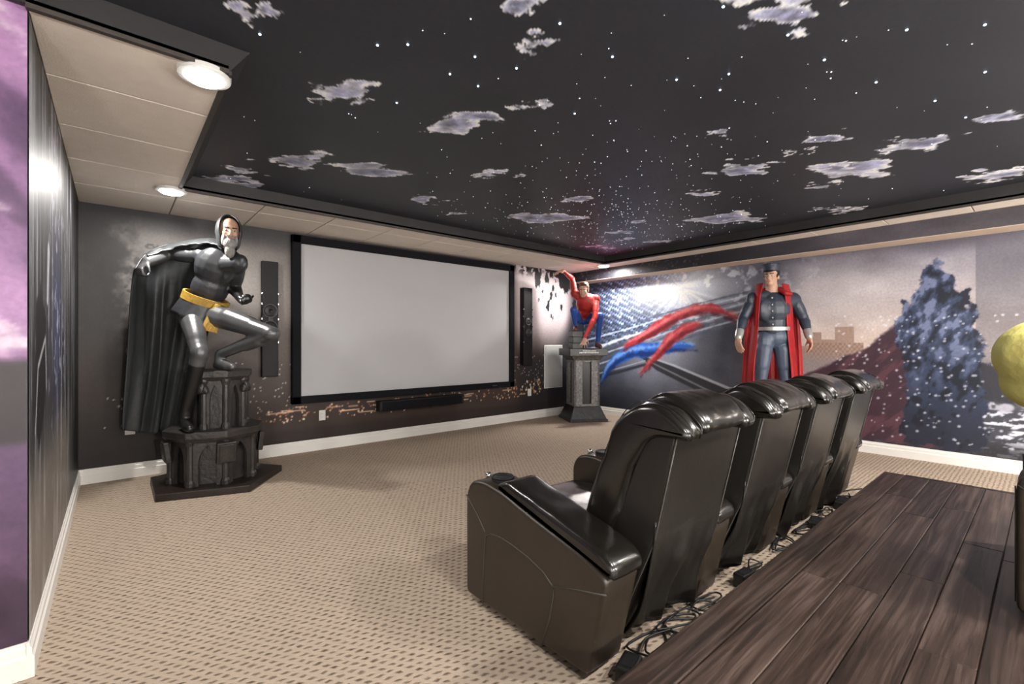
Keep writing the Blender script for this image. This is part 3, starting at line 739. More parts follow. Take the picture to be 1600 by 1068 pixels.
def fill_sconce(x, y, label):  # invented lamps out of view, added to brighten room and ceiling tiles
    o = thing('added_sconce', label, 'added fill light', (x, y, 1.320), 'added fill lamps on the back wall')
    MB().box(x - 0.05, x + 0.05, y, y + 0.015, 1.240, 1.480).build('back_plate', M['chrome'], o, bevel=0.004)
    MB().tube([(x, y + 0.01, 1.280), (x, y + 0.08, 1.260), (x, y + 0.12, 1.300)], 0.008, 8).build('arm', M['chrome'], o)
    MB().lathe([(0.001, 1.335), (0.04, 1.340), (0.062, 1.370), (0.068, 1.420), (0.05, 1.480), (0.001, 1.500)], x, y + 0.12, 24).build('fill_globe', M['fill_globe'], o, smooth=True)
    l = bpy.data.lights.new('fill_lamp', 'POINT'); l.shadow_soft_size = 0.06; l.energy = FILL_SCONCE_W; l.color = LAMP_COL
    lo = bpy.data.objects.new('fill_light', l); lo.location = (x, y + 0.16, 1.280); C.objects.link(lo)
    lo.parent = o; lo.matrix_parent_inverse = Matrix.Translation(-Vector(o.location))
for (x, y), n in zip(FILL_SCONCES, ('added fill lamp on the back wall near its left end', 'added fill lamp in the middle of the back wall', 'added fill lamp on the back wall near its right end', 'added fill lamp on the back wall in the alcove')): fill_sconce(x, y, n)

# ---------------------------------------------------------------- projection screen, speakers, plates on the front wall
YF = R['yf']
scr = thing('projection_screen', 'large wall projection screen, pale grey fabric in a black velvet frame', 'screen', (3.0, YF, 0.54))
x0, x1, z0, z1 = 1.435, 4.573, 0.538, 2.362; fw = 0.09
MB().box(x0 + 0.05, x1 - 0.05, YF - 0.045, YF - 0.005, z0 + 0.05, z1 - 0.05).build('screen_fabric', M['screen'], scr)
for nm, bx in (('frame_bar', (x0, x1, z1 - fw, z1)), ('frame_bar', (x0, x1, z0, z0 + fw * 0.9)), ('frame_bar', (x0, x0 + fw, z0, z1)), ('frame_bar', (x1 - fw, x1, z0, z1))):
    MB().box(bx[0], bx[1], YF - 0.075, YF - 0.005, bx[2], bx[3]).build(nm, M['velvet'], scr, bevel=0.006)
MB().box(x1 - 0.42, x1 - 0.34, YF - 0.078, YF - 0.074, z0 + 0.035, z0 + 0.045).build('badge', M['chrome'], scr)

def tower_speaker(name, label, x0, x1, z0, z1, dep, M_=None, face='y'):
    c = ((x0 + x1) / 2, YF, z0)
    o = thing(name, label, 'speaker', c, 'black wall speakers')
    parts = []
    parts.append((MB().box(x0, x1, YF - dep, YF - 0.006, z0, z1), 'cabinet', M['speaker'], 0.006))
    zc = (z0 + z1) / 2; w = (x1 - x0)
    for dz in (-0.085, 0.085):
        pr = MB().lathe([(0.001, 0.0), (0.02, 0.012), (0.05, 0.004), (0.062, 0.010), (0.070, 0.010), (0.072, -0.004), (0.001, -0.004)], 0, 0, 24)
        pr.move(Matrix.Translation((x0 + w / 2, YF - dep, zc + dz)) @ Matrix.Rotation(PI / 2, 4, 'X'))
        parts.append((pr, 'driver', M['cone'], 0))
    pr = MB().lathe([(0.001, 0.006), (0.018, 0.004), (0.026, 0.006), (0.028, -0.003), (0.001, -0.003)], 0, 0, 20)
    pr.move(Matrix.Translation((x0 + w / 2, YF - dep, zc + 0.0)) @ Matrix.Rotation(PI / 2, 4, 'X')); parts.append((pr, 'tweeter', M['cone'], 0))
    for sx in (x0 - 0.004, x1 - 0.004):
        for zz in (z0 + 0.30 * (z1 - z0), zc, z0 + 0.63 * (z1 - z0), z0 + 0.72 * (z1 - z0)):
            parts.append((MB().box(sx, sx + 0.008, YF - dep - 0.004, YF - dep + 0.012, zz - 0.009, zz + 0.009), 'clip', M['chrome'], 0))
    for mb, nm, mt, bv in parts:
        if M_ is not None: mb.move(M_)
        mb.build(nm, mt, o, bevel=bv)
    if M_ is not None: o.location = M_ @ Vector(c); 
    return o
tower_speaker('wall_speaker', 'tall black wall speaker left of the projection screen', 1.145, 1.30, 0.845, 2.045, 0.06)
tower_speaker('wall_speaker', 'tall black wall speaker right of the projection screen', 4.74, 4.92, 0.85, 2.045, 0.10)
# the one on the right wall beyond the mural (rotated onto that wall)
Mr = Matrix.Translation((6.25, 0.07, 0)) @ Matrix.Rotation(-PI / 2, 4, 'Z') @ Matrix.Translation((0, -YF, 0))
o = tower_speaker('wall_speaker', 'tall black wall speaker at the right edge of the snowy mural', -0.17, 0.17, 0.84, 2.19, 0.06, Mr)

cs = thing('centre_speaker', 'long low black speaker bar mounted under the projection screen', 'speaker', (3.0, YF, 0.37))
MB().box(2.40, 3.62, YF - 0.12, YF - 0.006, 0.372, 0.495).build('cabinet', M['speaker'], cs, bevel=0.01)
MB().box(2.43, 3.59, YF - 0.128, YF - 0.118, 0.385, 0.482).build('grille', M['velvet'], cs, bevel=0.003)
for (x, w_) in ((2.418, 0.02), (3.582, 0.02)):
    MB().box(x, x + w_, YF - 0.126, YF - 0.115, 0.39, 0.478).build('end_cap', M['cone'], cs, bevel=0.003)
for (x0_, x1_, z0_, z1_, lb) in ((5.26, 5.68, 0.46, 1.16, 'pale grey flat rectangular wall panel beside the crouching statue plinth'), (0.075, 0.48, 0.46, 1.15, 'pale flat rectangular wall panel half hidden behind the long dark cloak')):
    p = thing('wall_panel', lb, 'panel', ((x0_ + x1_) / 2, YF, z0_), 'pale wall panels')
    MB().box(x0_, x1_, YF - 0.022, YF - 0.006, z0_, z1_).build('frame', M['white_plastic'], p, bevel=0.004)
    MB().box(x0_ + 0.012, x1_ - 0.012, YF - 0.026, YF - 0.020, z0_ + 0.012, z1_ - 0.012).build('grille', M['offwhite'], p, bevel=0.002)

def outlet(x, z, label, Mx=None):
    c = Vector((x, YF, z)); o = thing('outlet', label, 'outlet', c, 'white wall outlets')
    P = [(MB().box(x - 0.036, x + 0.036, YF - 0.014, YF - 0.004, z - 0.057, z + 0.057), 'cover_plate', M['white_plastic'], 0.003)]
    for dz in (-0.022, 0.022):
        P.append((MB().box(x - 0.016, x + 0.016, YF - 0.017, YF - 0.012, z + dz - 0.014, z + dz + 0.014), 'socket', M['white_trim'], 0.002))
        for dx in (-0.006, 0.006): P.append((MB().box(x + dx - 0.0015, x + dx + 0.0015, YF - 0.0180, YF - 0.016, z + dz - 0.004, z + dz + 0.006), 'slot', M['socket'], 0))
    for mb, nm, mt, bv in P:
        if Mx is not None: mb.move(Mx)
        mb.build(nm, mt, o, bevel=bv)
    if Mx is not None: o.location = Mx @ c
outlet(1.765, 0.385, 'white wall outlet below the left end of the projection screen')
outlet(4.94, 0.42, 'white wall outlet right of the projection screen near the plinth')
outlet(0.10, 0.44, 'white wall outlet low behind the hem of the long dark cloak')
outlet(0.0, 0.39, 'white wall outlet on the streaky left wall above the baseboard', Matrix.Translation((R['xl'], 3.55, 0)) @ Matrix.Rotation(PI / 2, 4, 'Z') @ Matrix.Translation((0, -YF, 0)))

# ---------------------------------------------------------------- platform
pf = thing('platform', 'low wooden riser of dark wood-grain planks behind the recliners', 'platform', (2.0, 0.0, 0))
PX0, PX1, PY0, PY1 = -1.2, 4.54, -1.9, 0.84
MB().box(PX0 + 0.01, PX1 - 0.015, PY0, PY1 - 0.015, 0.0, 0.188).build('riser_body', M['nosing'], pf)
MB().box(PX0, PX1, PY1 - 0.125, PY1, 0.176, 0.2).build('nosing_board', M['nosing'], pf, bevel=0.005)
MB().box(PX1 - 0.035, PX1, PY0, PY1 - 0.127, 0.176, 0.203).build('edge_trim', M['nosing'], pf, bevel=0.004)
rp = random.Random(4); y = PY1 - 0.128; row = 0
starts = [2.62, 2.31, 2.60, 2.0, 3.1]
while y > PY0 + 0.05:
    y0 = max(PY0, y - 0.142); xs = [PX0]
    x = PX0 + (starts[row] - PX0) % 1.22 if row < len(starts) else PX0 + rp.uniform(0.3, 1.2)
    if row == 0: x = PX0 + (2.29 - PX0) % 1.6
    while x < PX1 - 0.2: xs.append(x); x += 1.22 if row else 1.6
    xs.append(PX1 - 0.037)
    for i in range(len(xs) - 1):
        MB().box(xs[i] + 0.0012, xs[i + 1] - 0.0012, y0 + 0.0012, y - 0.0012, 0.188, 0.2).build('plank', M['plank'], pf, bevel=0.003, seg=1)
    y = y0; row += 1

# ---------------------------------------------------------------- recliners
def loft(prof, x0, x1, rnd, n=18, wr=0.0, seed=0, res=56):
    """closed side outline swept across the width with rounded, puffy ends"""
    P = np.array(prof, float); m = len(P)
    Q = []
    for i in range(m):                       # closed Catmull-Rom
        p0, p1, p2, p3 = P[i - 1], P[i], P[(i + 1) % m], P[(i + 2) % m]
        k = max(2, res // m)
        for t in np.linspace(0, 1, k, endpoint=False):
            Q.append(0.5 * ((2 * p1) + (-p0 + p2) * t + (2 * p0 - 5 * p1 + 4 * p2 - p3) * t ** 2 + (-p0 + 3 * p1 - 3 * p2 + p3) * t ** 3))
    return loft_raw(np.array(Q), x0, x1, rnd, n, wr, seed)
def loft_raw(Q, x0, x1, rnd, n=18, wr=0.0, seed=0):
    m = len(Q)
    area = 0.5 * np.sum(Q[:, 0] * np.roll(Q[:, 1], -1) - np.roll(Q[:, 0], -1) * Q[:, 1])
    if area < 0: Q = Q[::-1]
    T = np.roll(Q, -1, 0) - np.roll(Q, 1, 0); T /= np.maximum(1e-9, np.linalg.norm(T, axis=1))[:, None]
    Nn = np.stack([T[:, 1], -T[:, 0]], 1)
    w = x1 - x0; st = []
    kk = 5
    for i in range(kk): 
        an = PI / 2 * i / kk; st.append((rnd * (1 - math.sin(an)) , rnd * (1 - math.cos(an)) if False else rnd * (1 - math.sin(an))))
    xs, ins = [], []
    for i in range(kk + 1):
        an = PI / 2 * i / kk; xs.append(x0 + rnd * (1 - math.cos(an))); ins.append(rnd * (1 - math.sin(an)))
    mid = max(1, n - 2 * kk)
    for i in range(1, mid): xs.append(x0 + rnd + (w - 2 * rnd) * i / mid); ins.append(0)
    for i in range(kk, -1, -1):
        an = PI / 2 * i / kk; xs.append(x1 - rnd * (1 - math.cos(an))); ins.append(rnd * (1 - math.sin(an)))
    vs = []
    for x, d in zip(xs, ins):
        for p, nn in zip(Q, Nn):
            q = p - nn * d
            dd = 0
            if wr:
                v = Vector((x * 7 + seed, q[0] * 9, q[1] * 9)); dd = wr * (mnoise.noise(v) + 0.6 * mnoise.noise(Vector((x * 24 + seed * 3, q[0] * 13, q[1] * 13))))
            vs.append((x, q[0] + nn[0] * dd, q[1] + nn[1] * dd))
    fs = [(i * m + k, i * m + (k + 1) % m, (i + 1) * m + (k + 1) % m, (i + 1) * m + k) for i in range(len(xs) - 1) for k in range(m)]
    L = len(xs)
    fs += [tuple(range(m - 1, -1, -1)), tuple(range((L - 1) * m, L * m))]
    return MB().add(vs, fs)
def dense(poly, step=0.02, rc=0.02):
    """polygon with slightly rounded corners, resampled"""
    P = [np.array(p, float) for p in poly]; n = len(P); out = []
    for i in range(n):
        a_, b_, c_ = P[i - 1], P[i], P[(i + 1) % n]
        u = a_ - b_; v = c_ - b_; lu, lv = np.linalg.norm(u), np.linalg.norm(v)
        r = min(rc, lu * 0.45, lv * 0.45); p0 = b_ + u / lu * r; p1 = b_ + v / lv * r
        for t in (0, 0.33, 0.67, 1): out.append((1 - t) ** 2 * p0 + 2 * t * (1 - t) * b_ + t ** 2 * p1)
        q = P[(i + 1) % n]; rn = min(rc, lv * 0.45, np.linalg.norm(P[(i + 2) % n] - q) * 0.45)
        e = q - v / lv * rn; L = np.linalg.norm(e - p1); k = int(L / step)
        for j in range(1, k): out.append(p1 + (e - p1) * j / k)
    return np.array(out)

def cat(pts, k=8):
    P = [Vector(p) for p in pts]; out = []
    P = [P[0]] + P + [P[-1]]
    for i in range(1, len(P) - 2):
        p0, p1, p2, p3 = P[i - 1], P[i], P[i + 1], P[i + 2]
        for j in range(k):
            t = j / k
            out.append(0.5 * ((2 * p1) + (-p0 + p2) * t + (2 * p0 - 5 * p1 + 4 * p2 - p3) * t * t + (-p0 + 3 * p1 - 3 * p2 + p3) * t ** 3))
    out.append(P[-2]); return out
ARM_W = 0.19
def arm_parts(x0):
    """arm console, world outline in (Y, z); x0 = near side"""
    x1 = x0 + ARM_W; out = []
    body = dense([(1.05, 0.03), (1.79, 0.03), (1.79, 0.50), (1.75, 0.56), (1.66, 0.578), (1.53, 0.560), (1.31, 0.500), (1.08, 0.446), (0.965, 0.400)], 0.03, 0.03)
    out.append(('arm_body', loft_raw(body, x0, x1, 0.018, 14, 0.0015, x0), M['leather_lit_side']))
    pad = dense([(0.945, 0.395), (1.10, 0.440), (1.31, 0.492), (1.55, 0.555), (1.575, 0.585), (1.50, 0.612), (1.31, 0.565), (1.10, 0.512), (0.99, 0.478), (0.945, 0.445)], 0.025, 0.02)
    out.append(('arm_pad', loft_raw(pad, x0 + 0.004, x1 - 0.004, 0.024, 14, 0.003, x0 + 5), M['leather']))
    cx = (x0 + x1) / 2
    out.append(('cup_holder', MB().lathe([(0.001, 0.572), (0.038, 0.572), (0.038, 0.590), (0.050, 0.592), (0.052, 0.580), (0.052, 0.545), (0.001, 0.545)], cx, 1.63, 26), M['cone']))
    out.append(('cup_ring', MB().lathe([(0.0385, 0.5895), (0.046, 0.5935), (0.0525, 0.590), (0.0525, 0.584), (0.0385, 0.584)], cx, 1.63, 26), M['speaker']))
    out.append(('switch_button', MB().lathe([(0.001, 0.586), (0.010, 0.585), (0.016, 0.578), (0.016, 0.556), (0.001, 0.556)], cx, 1.735, 18), M['chrome']))
    out.append(('front_panel_seam', MB().tube([(x0 + 0.03, 1.792, 0.06), (x0 + 0.03, 1.792, 0.48)], 0.0022, 5), M['stitch']))
    return out
def side_seams(x0):
    xs = x0 - 0.0005; out = []
    arc = [(1.655, 0.03), (1.65, 0.22), (1.635, 0.34), (1.60, 0.362), (1.54, 0.368), (1.46, 0.362), (1.36, 0.345), (1.27, 0.318), (1.22, 0.285), (1.215, 0.25), (1.235, 0.16), (1.28, 0.03)]
    out.append([(xs, y, z) for y, z in arc])
    out.append([(xs, 1.785, 0.49), (xs, 1.70, 0.42), (xs, 1.64, 0.358)])
    out.append([(xs, 1.218, 0.285), (xs, 1.10, 0.318), (xs, 0.97, 0.352)])
    return out
def seat_parts(c, seed):
    """seat, back and headrest between two arms; c = centre in X"""
    out = []; h = 0.275
    out.append(('base', loft_raw(dense([(1.16, 0.04), (1.74, 0.04), (1.74, 0.30), (1.12, 0.30)], 0.05, 0.03), c - h, c + h, 0.015, 12), M['leather_dull']))
    out.append(('footrest', loft_raw(dense([(1.70, 0.06), (1.785, 0.06), (1.795, 0.36), (1.70, 0.38)], 0.04, 0.03), c - h + 0.01, c + h - 0.01, 0.02, 16, 0.003, seed), M['leather']))
    out.append(('seat_cushion', loft_raw(dense([(1.10, 0.28), (1.77, 0.29), (1.80, 0.37), (1.76, 0.435), (1.55, 0.445), (1.30, 0.425), (1.10, 0.41)], 0.03, 0.04), c - h + 0.008, c + h - 0.008, 0.03, 20, 0.006, seed + 2), M['leather']))
    out.append(('seat_panel', loft_raw(dense([(1.22, 0.40), (1.70, 0.42), (1.71, 0.452), (1.50, 0.466), (1.25, 0.452)], 0.03, 0.02), c - 0.17, c + 0.17, 0.02, 18, 0.006, seed + 9), M['leather']))
    out.append(('back_shell', loft_raw(dense([(1.085, 0.08), (1.20, 0.10), (1.12, 0.45), (0.99, 0.78), (0.95, 0.885), (0.835, 0.885), (0.925, 0.48)], 0.03, 0.02), c - 0.255, c + 0.255, 0.010, 16, 0.0015, seed + 4), M['leather_dull']))
    wing = [(1.255, 0.45), (1.185, 0.66), (1.10, 0.86), (1.02, 0.962), (0.93, 0.985), (0.84, 0.958), (0.785, 0.905), (0.79, 0.868), (0.85, 0.862), (0.93, 0.852), (1.00, 0.74), (1.08, 0.53), (1.13, 0.43)]
    mid = [(1.23, 0.44), (1.16, 0.66), (1.09, 0.84), (1.045, 0.95), (0.97, 1.005), (0.87, 0.995), (0.795, 0.945), (0.775, 0.895), (0.82, 0.872), (0.93, 0.86), (1.00, 0.74), (1.08, 0.53), (1.13, 0.43)]
    for s in (-1, 1):
        xa, xb = (c - 0.275, c - 0.158) if s < 0 else (c + 0.158, c + 0.275)
        out.append(('side_bolster', loft(wing, xa, xb, 0.032, 26, 0.011, seed + 6 + s), M['leather']))
        for xx in (xa + 0.028, xb - 0.028):
            out.append(('piping', MB().tube(cat([(xx, y_ + (0.004 if y_ > 0.98 else -0.003 if y_ < 0.82 else 0), z_ + (0.003 if z_ > 0.9 else 0)) for y_, z_ in wing[:8]]), 0.0018, 6), M['leather']))
    out.append(('head_cushion', loft(mid, c - 0.162, c + 0.162, 0.028, 26, 0.006, seed + 12), M['leather']))
    # piping along the edges of the rear panel
    zz = [(1.075, 0.12), (1.002, 0.30), (0.926, 0.48), (0.88, 0.68), (0.836, 0.875)]
    for s in (-1, 1):
        out.append(('piping', MB().tube([(c + s * 0.252, y - 0.002, z) for y, z in zz], 0.003, 6), M['stitch']))
    out.append(('piping', MB().tube([(c - 0.25, 0.834, 0.884), (c + 0.25, 0.834, 0.884)], 0.0035, 6), M['stitch']))
    # loose rear flap with folds
    nx, nzv = 56, 20; vs = []
    for side in (0, 1):
        for j in range(nzv + 1):
            t = j / nzv; z = 0.56 * (1 - t) + (0.05 + 0.03 * math.sin(seed * 1.7)) * t
            yb = 0.924 + (1.085 - 0.924) * (0.48 - z) / 0.40 if z < 0.48 else 0.924 - (z - 0.48) * 0.22
            for i in range(nx + 1):
                x = c - 0.257 + 0.514 * i / nx
                am = t ** 1.6
                fold = am * (0.024 * math.sin(x * 27 + seed * 2 + 2 * t) + 0.014 * math.sin(x * 49 + 1.3 * seed + 3 * t) + 0.05 * mnoise.noise(Vector((x * 6 + seed, t * 2, 1))))
                hem = t * t * 0.05 * mnoise.noise(Vector((x * 8 + seed * 5, 3, 0)))
                vs.append((x + (c - x) * 0.10 * am, yb + 0.006 - 0.05 * min(1, t * 2.2) * 0.4 - 0.012 * am + fold + side * 0.006, z + hem))
    w_ = nx + 1; o2 = (nzv + 1) * w_; fs = []
    for j in range(nzv):
        for i in range(nx):
            q = (j * w_ + i, j * w_ + i + 1, (j + 1) * w_ + i + 1, (j + 1) * w_ + i)
            fs.append(q); fs.append(tuple(v + o2 for v in reversed(q)))
    for j in range(nzv):
        for i in (0, nx): fs.append((j * w_ + i, (j + 1) * w_ + i, (j + 1) * w_ + i + o2, j * w_ + i + o2))
    for i in range(nx):
        for j in (0, nzv): fs.append((j * w_ + i, j * w_ + i + 1, j * w_ + i + 1 + o2, j * w_ + i + o2))
    out.append(('rear_flap', MB().add(vs, fs), M['leather_dull']))
    return out
PITCH, X0 = 0.742, 1.25
labels = ['black leather recliner nearest the camera with its broad side panel in full view', 'second black leather recliner along the row from the camera',
          'third black leather recliner along the row from the camera', 'farthest black leather recliner in the row, nearest the snowy mural']
def recliner(i, label, extra_arm, seams, dx=0.0, dy=0.0, dz=0.0, group='row of black leather recliners'):
    xa = X0 + PITCH * i; c = xa + ARM_W + (PITCH - ARM_W) / 2
    o = thing('recliner', label, 'recliner', (c + dx, 1.35 + dy, dz), group)
    T = Matrix.Translation((dx, dy, dz))
    ps = arm_parts(xa) + seat_parts(c, i * 3.1 + 1)
    if extra_arm: ps += arm_parts(xa + PITCH)
    for nm, mb, mt in ps: mb.move(T).build(nm, mt, o, smooth=True)
    if seams:
        for pl in side_seams(xa): MB().tube(pl, 0.0028, 6).move(T).build('side_seam', M['stitch'], o, smooth=True)
    return o
for i in range(4): recliner(i, labels[i], i == 3, i == 0)
# second row on the riser: only its front edge reaches the frame
recliner(2, 'black leather recliner on the wooden riser at the right edge', True, True, dx=-0.28, dy=-1.71, dz=0.2, group='recliners on the riser')

# ---------------------------------------------------------------- cords and power bricks behind the row
rc_ = random.Random(12)
def cord(xc, yc, spread, n, label):
    pts = []
    for i in range(n):
        an = i * 1.9 + rc_.uniform(-0.5, 0.5); rr = spread * rc_.uniform(0.5, 1.0)
        pts.append((xc + rr * math.cos(an) * 1.6, min(1.09, max(0.90, yc + rr * math.sin(an) * 0.75)), 0.006 + rc_.uniform(0, 0.03)))
    tag(MB().tube(cat(pts), 0.0042, 6).build('loose_cable', M['cord'], smooth=True), label, 'cable', 'loose cables behind the recliners')
for x, s, n, lb in [(1.60, 0.10, 10, 'tangled black cable on the carpet behind the nearest recliner, closest to camera'), (1.80, 0.10, 11, 'tangled black cable behind the nearest recliner, middle of the near heap'),
                (2.02, 0.09, 9, 'tangled black cable at the far end of the near heap'), (2.56, 0.07, 7, 'short black cable just past the second power brick'), (2.98, 0.09, 10, 'coiled black cable on the carpet before the flat power brick'),
                (3.30, 0.09, 10, 'thin black cable leading up to the flat power brick'), (3.74, 0.09, 9, 'tangled black cable between the two farthest power bricks'), (4.18, 0.09, 11, 'last small tangle of black cable behind the farthest recliner')]:
    cord(x, 1.015, s, n, lb)
tag(MB().tube(cat([(3.75, 1.06, 0.008), (3.95, 1.09, 0.008), (4.1, 1.07, 0.008), (4.3, 1.10, 0.008), (4.5, 1.06, 0.008), (4.62, 1.0, 0.01)]), 0.005, 6).build('loose_cable', M['cord'], smooth=True), 'long black cable running past the far end of the riser', 'cable', 'loose cables behind the recliners')
for x, y, w_, d_, h_, rz, lb in [(1.40, 0.985, 0.11, 0.07, 0.06, 0.3, 'black power brick nearest the camera beside the riser'), (2.36, 0.985, 0.11, 0.06, 0.07, -0.1, 'black power brick behind the second recliner beside the riser'),
                         (3.48, 1.0, 0.15, 0.075, 0.045, 0.15, 'flat black power brick among the cords behind the third recliner'), (4.02, 0.985, 0.17, 0.08, 0.06, 0.1, 'black power brick behind the farthest recliner')]:
    o = thing('power_brick', lb, 'power adapter', (x, y, 0), 'power bricks behind the recliners')
    T = Matrix.Translation((x, y, 0)) @ Matrix.Rotation(rz, 4, 'Z')
    MB().box(-w_ / 2, w_ / 2, -d_ / 2, d_ / 2, 0.0, h_).move(T).build('housing', M['cord'], o, bevel=0.008)
    MB().tube([(w_ / 2, 0, h_ * 0.5), (w_ / 2 + 0.03, 0, h_ * 0.45)], 0.007, 8).move(T).build('strain_relief', M['cord'], o)
    MB().box(-w_ * 0.3, w_ * 0.3, -d_ * 0.3, d_ * 0.3, h_ - 0.001, h_ + 0.001).move(T).build('rating_label', M['cone'], o)

# ---------------------------------------------------------------- figures
class Fig:
    def __init__(self): self.mb = MB(); self.pr = []
    def cap(self, p0, p1, r0, r1, tg):
        self.mb.capsule(p0, p1, r0, r1); self.pr.append((Vector(p0), Vector(p1), r0, r1, tg)); return self
    def ell(self, c, x, y, z, tg):
        self.mb.ell(c, x, y, z); L = sorted([Vector(x), Vector(y), Vector(z)], key=lambda q: q.length)
        h = L[2] - L[2].normalized() * L[1].length * 0.8; r = (L[0].length + L[1].length) / 2
        self.pr.append((Vector(c) - h, Vector(c) + h, r, r, tg)); return self
    def finish(self, name, mats, parent, voxel=0.009, smooth=6, override=None):
        me = self.mb.mesh(name + '_raw', fix=True)
        t = bpy.data.objects.new('tmp', me); C.objects.link(t)
        rm = t.modifiers.new('r', 'REMESH'); rm.mode = 'VOXEL'; rm.voxel_size = voxel; rm.use_smooth_shade = True
        s = t.modifiers.new('s', 'SMOOTH'); s.factor = 0.5; s.iterations = smooth
        dg = bpy.context.evaluated_depsgraph_get()
        out = bpy.data.meshes.new_from_object(t.evaluated_get(dg)); out.name = name
        bpy.data.objects.remove(t); bpy.data.meshes.remove(me)
        n = len(out.polygons); c = np.empty(n * 3, np.float32); out.polygons.foreach_get('center', c); c = c.reshape(-1, 3)
        best = np.full(n, 9.0); idx = np.zeros(n, np.int32); order = list(mats)
        for p0, p1, r0, r1, tg in self.pr:
            a_, d_ = np.array(p0), np.array(p1 - p0); L2 = max(1e-9, (d_ ** 2).sum())
            t_ = np.clip(((c - a_) @ d_) / L2, 0, 1)
            ds = np.linalg.norm(c - a_ - t_[:, None] * d_, axis=1) - (r0 + (r1 - r0) * t_)
            m_ = ds < best; best[m_] = ds[m_]; idx[m_] = order.index(tg)
        if override is not None: idx = override(c, idx, order)
        out.materials.clear()
        for k in order: out.materials.append(mats[k])
        out.polygons.foreach_set('material_index', idx.astype(np.int32)); out.polygons.foreach_set('use_smooth', [True] * n); out.update()
        return link(name, out, None, parent)

def frame(F, U):
    U = U.normalized(); F = (F - U * F.dot(U)).normalized(); return F.cross(U).normalized(), F, U   # right-hand side of the figure

def head(fig, c, F, U, tg, s=1.0, hairtag=None):
    Rv, F, U = frame(F, U)
    P = lambda x, y, z: c + (Rv * x + F * y + U * z) * s
    E = lambda p, rx, ry, rz, t=tg: fig.ell(P(*p), Rv * rx * s, F * ry * s, U * rz * s, t)
    E((0, -0.012, 0.035), 0.074, 0.094, 0.086); E((0, 0.028, -0.020), 0.060, 0.062, 0.085); E((0, 0.040, -0.080), 0.044, 0.044, 0.034)
    E((0, 0.072, 0.026), 0.048, 0.020, 0.014); E((0.033, 0.062, -0.022), 0.022, 0.024, 0.024); E((-0.033, 0.062, -0.022), 0.022, 0.024, 0.024)
    fig.cap(P(0, 0.088, 0.008), P(0, 0.104, -0.028), 0.009 * s, 0.014 * s, tg); E((0, 0.082, -0.060), 0.024, 0.014, 0.009)
    E((0.074, -0.006, -0.012), 0.010, 0.020, 0.032); E((-0.074, -0.006, -0.012), 0.010, 0.020, 0.032)
    return P, Rv, F, U
def face_parts(parent, P, Rv, F, U, hair, s=1.0, cap=False):
    if hair is not None:
        h = MB(); 
        for q, r in (((0, -0.026, 0.050), (0.080, 0.094, 0.084)), ((0, 0.020, 0.098), (0.060, 0.062, 0.034)), ((0.052, -0.025, 0.01), (0.029, 0.060, 0.055)), ((-0.052, -0.025, 0.01), (0.029, 0.060, 0.055)), ((0, -0.072, -0.01), (0.060, 0.035, 0.060))):
            h.ell(P(*q), Rv * r[0] * s, F * r[1] * s, U * r[2] * s, 20, 12)
        h.build('cap' if cap else 'hair', hair, parent, smooth=True)
    for sx in (-1, 1):
        e = MB().ell(P(0.030 * sx, 0.079, -0.001), Rv * 0.014 * s, F * 0.010 * s, U * 0.0075 * s).build('eye', M['eyewhite'], parent, smooth=True)
        MB().ell(P(0.030 * sx, 0.086, -0.001), Rv * 0.0055 * s, F * 0.0045 * s, U * 0.006 * s).build('pupil', M['pupil'], e, smooth=True)
        MB().capsule(P(0.014 * sx, 0.092, 0.021), P(0.046 * sx, 0.080, 0.024), 0.005 * s, 0.004 * s).build('eyebrow', M['hair'], parent, smooth=True)
    MB().ell(P(0, 0.0945, -0.060), Rv * 0.021 * s, F * 0.006 * s, U * 0.006 * s).build('lips', M['lip'], parent, smooth=True)

def hand(fig, w, D, Nn, side, curl, tg, s=1.0, spread=0.0, thumb_out=0.8):
    """w wrist, D towards fingertips, Nn the side the fingers close to, side = +1/-1 for the thumb"""
    D = D.normalized(); Nn = (Nn - D * Nn.dot(D)).normalized(); S = D.cross(Nn)
    fig.ell(w + D * 0.052 * s, D * 0.058 * s, S * 0.044 * s, Nn * 0.020 * s, tg)
    fig.cap(w - D * 0.01 * s, w + D * 0.03 * s, 0.030 * s, 0.030 * s, tg)
    for i, ln in enumerate((0.95, 1.06, 1.0, 0.80)):
        o = (1.5 - i) * side
        b0 = w + (D * 0.090 + S * 0.0235 * o) * s; an = 0.0
        d0 = (D + S * o * spread).normalized()
        for L_, r_, c_ in ((0.044, 0.0115, curl * 0.8), (0.029, 0.0105, curl), (0.024, 0.0095, curl * 0.8)):
            an += c_; v = d0 * math.cos(an) + Nn * math.sin(an)
            b1 = b0 + v * L_ * ln * s; fig.cap(b0, b1, r_ * s, r_ * 0.92 * s, tg); b0 = b1
    b0 = w + (D * 0.030 + S * 0.030 * side) * s
    v = (D * 0.75 + S * side * thumb_out + Nn * 0.35).normalized(); b1 = b0 + v * 0.045 * s; fig.cap(b0, b1, 0.015 * s, 0.0125 * s, tg)
    v2 = (v + D * 0.5 + Nn * (0.3 + curl * 0.6) - S * side * 0.3 * curl).normalized(); fig.cap(b1, b1 + v2 * 0.036 * s, 0.0125 * s, 0.0105 * s, tg)

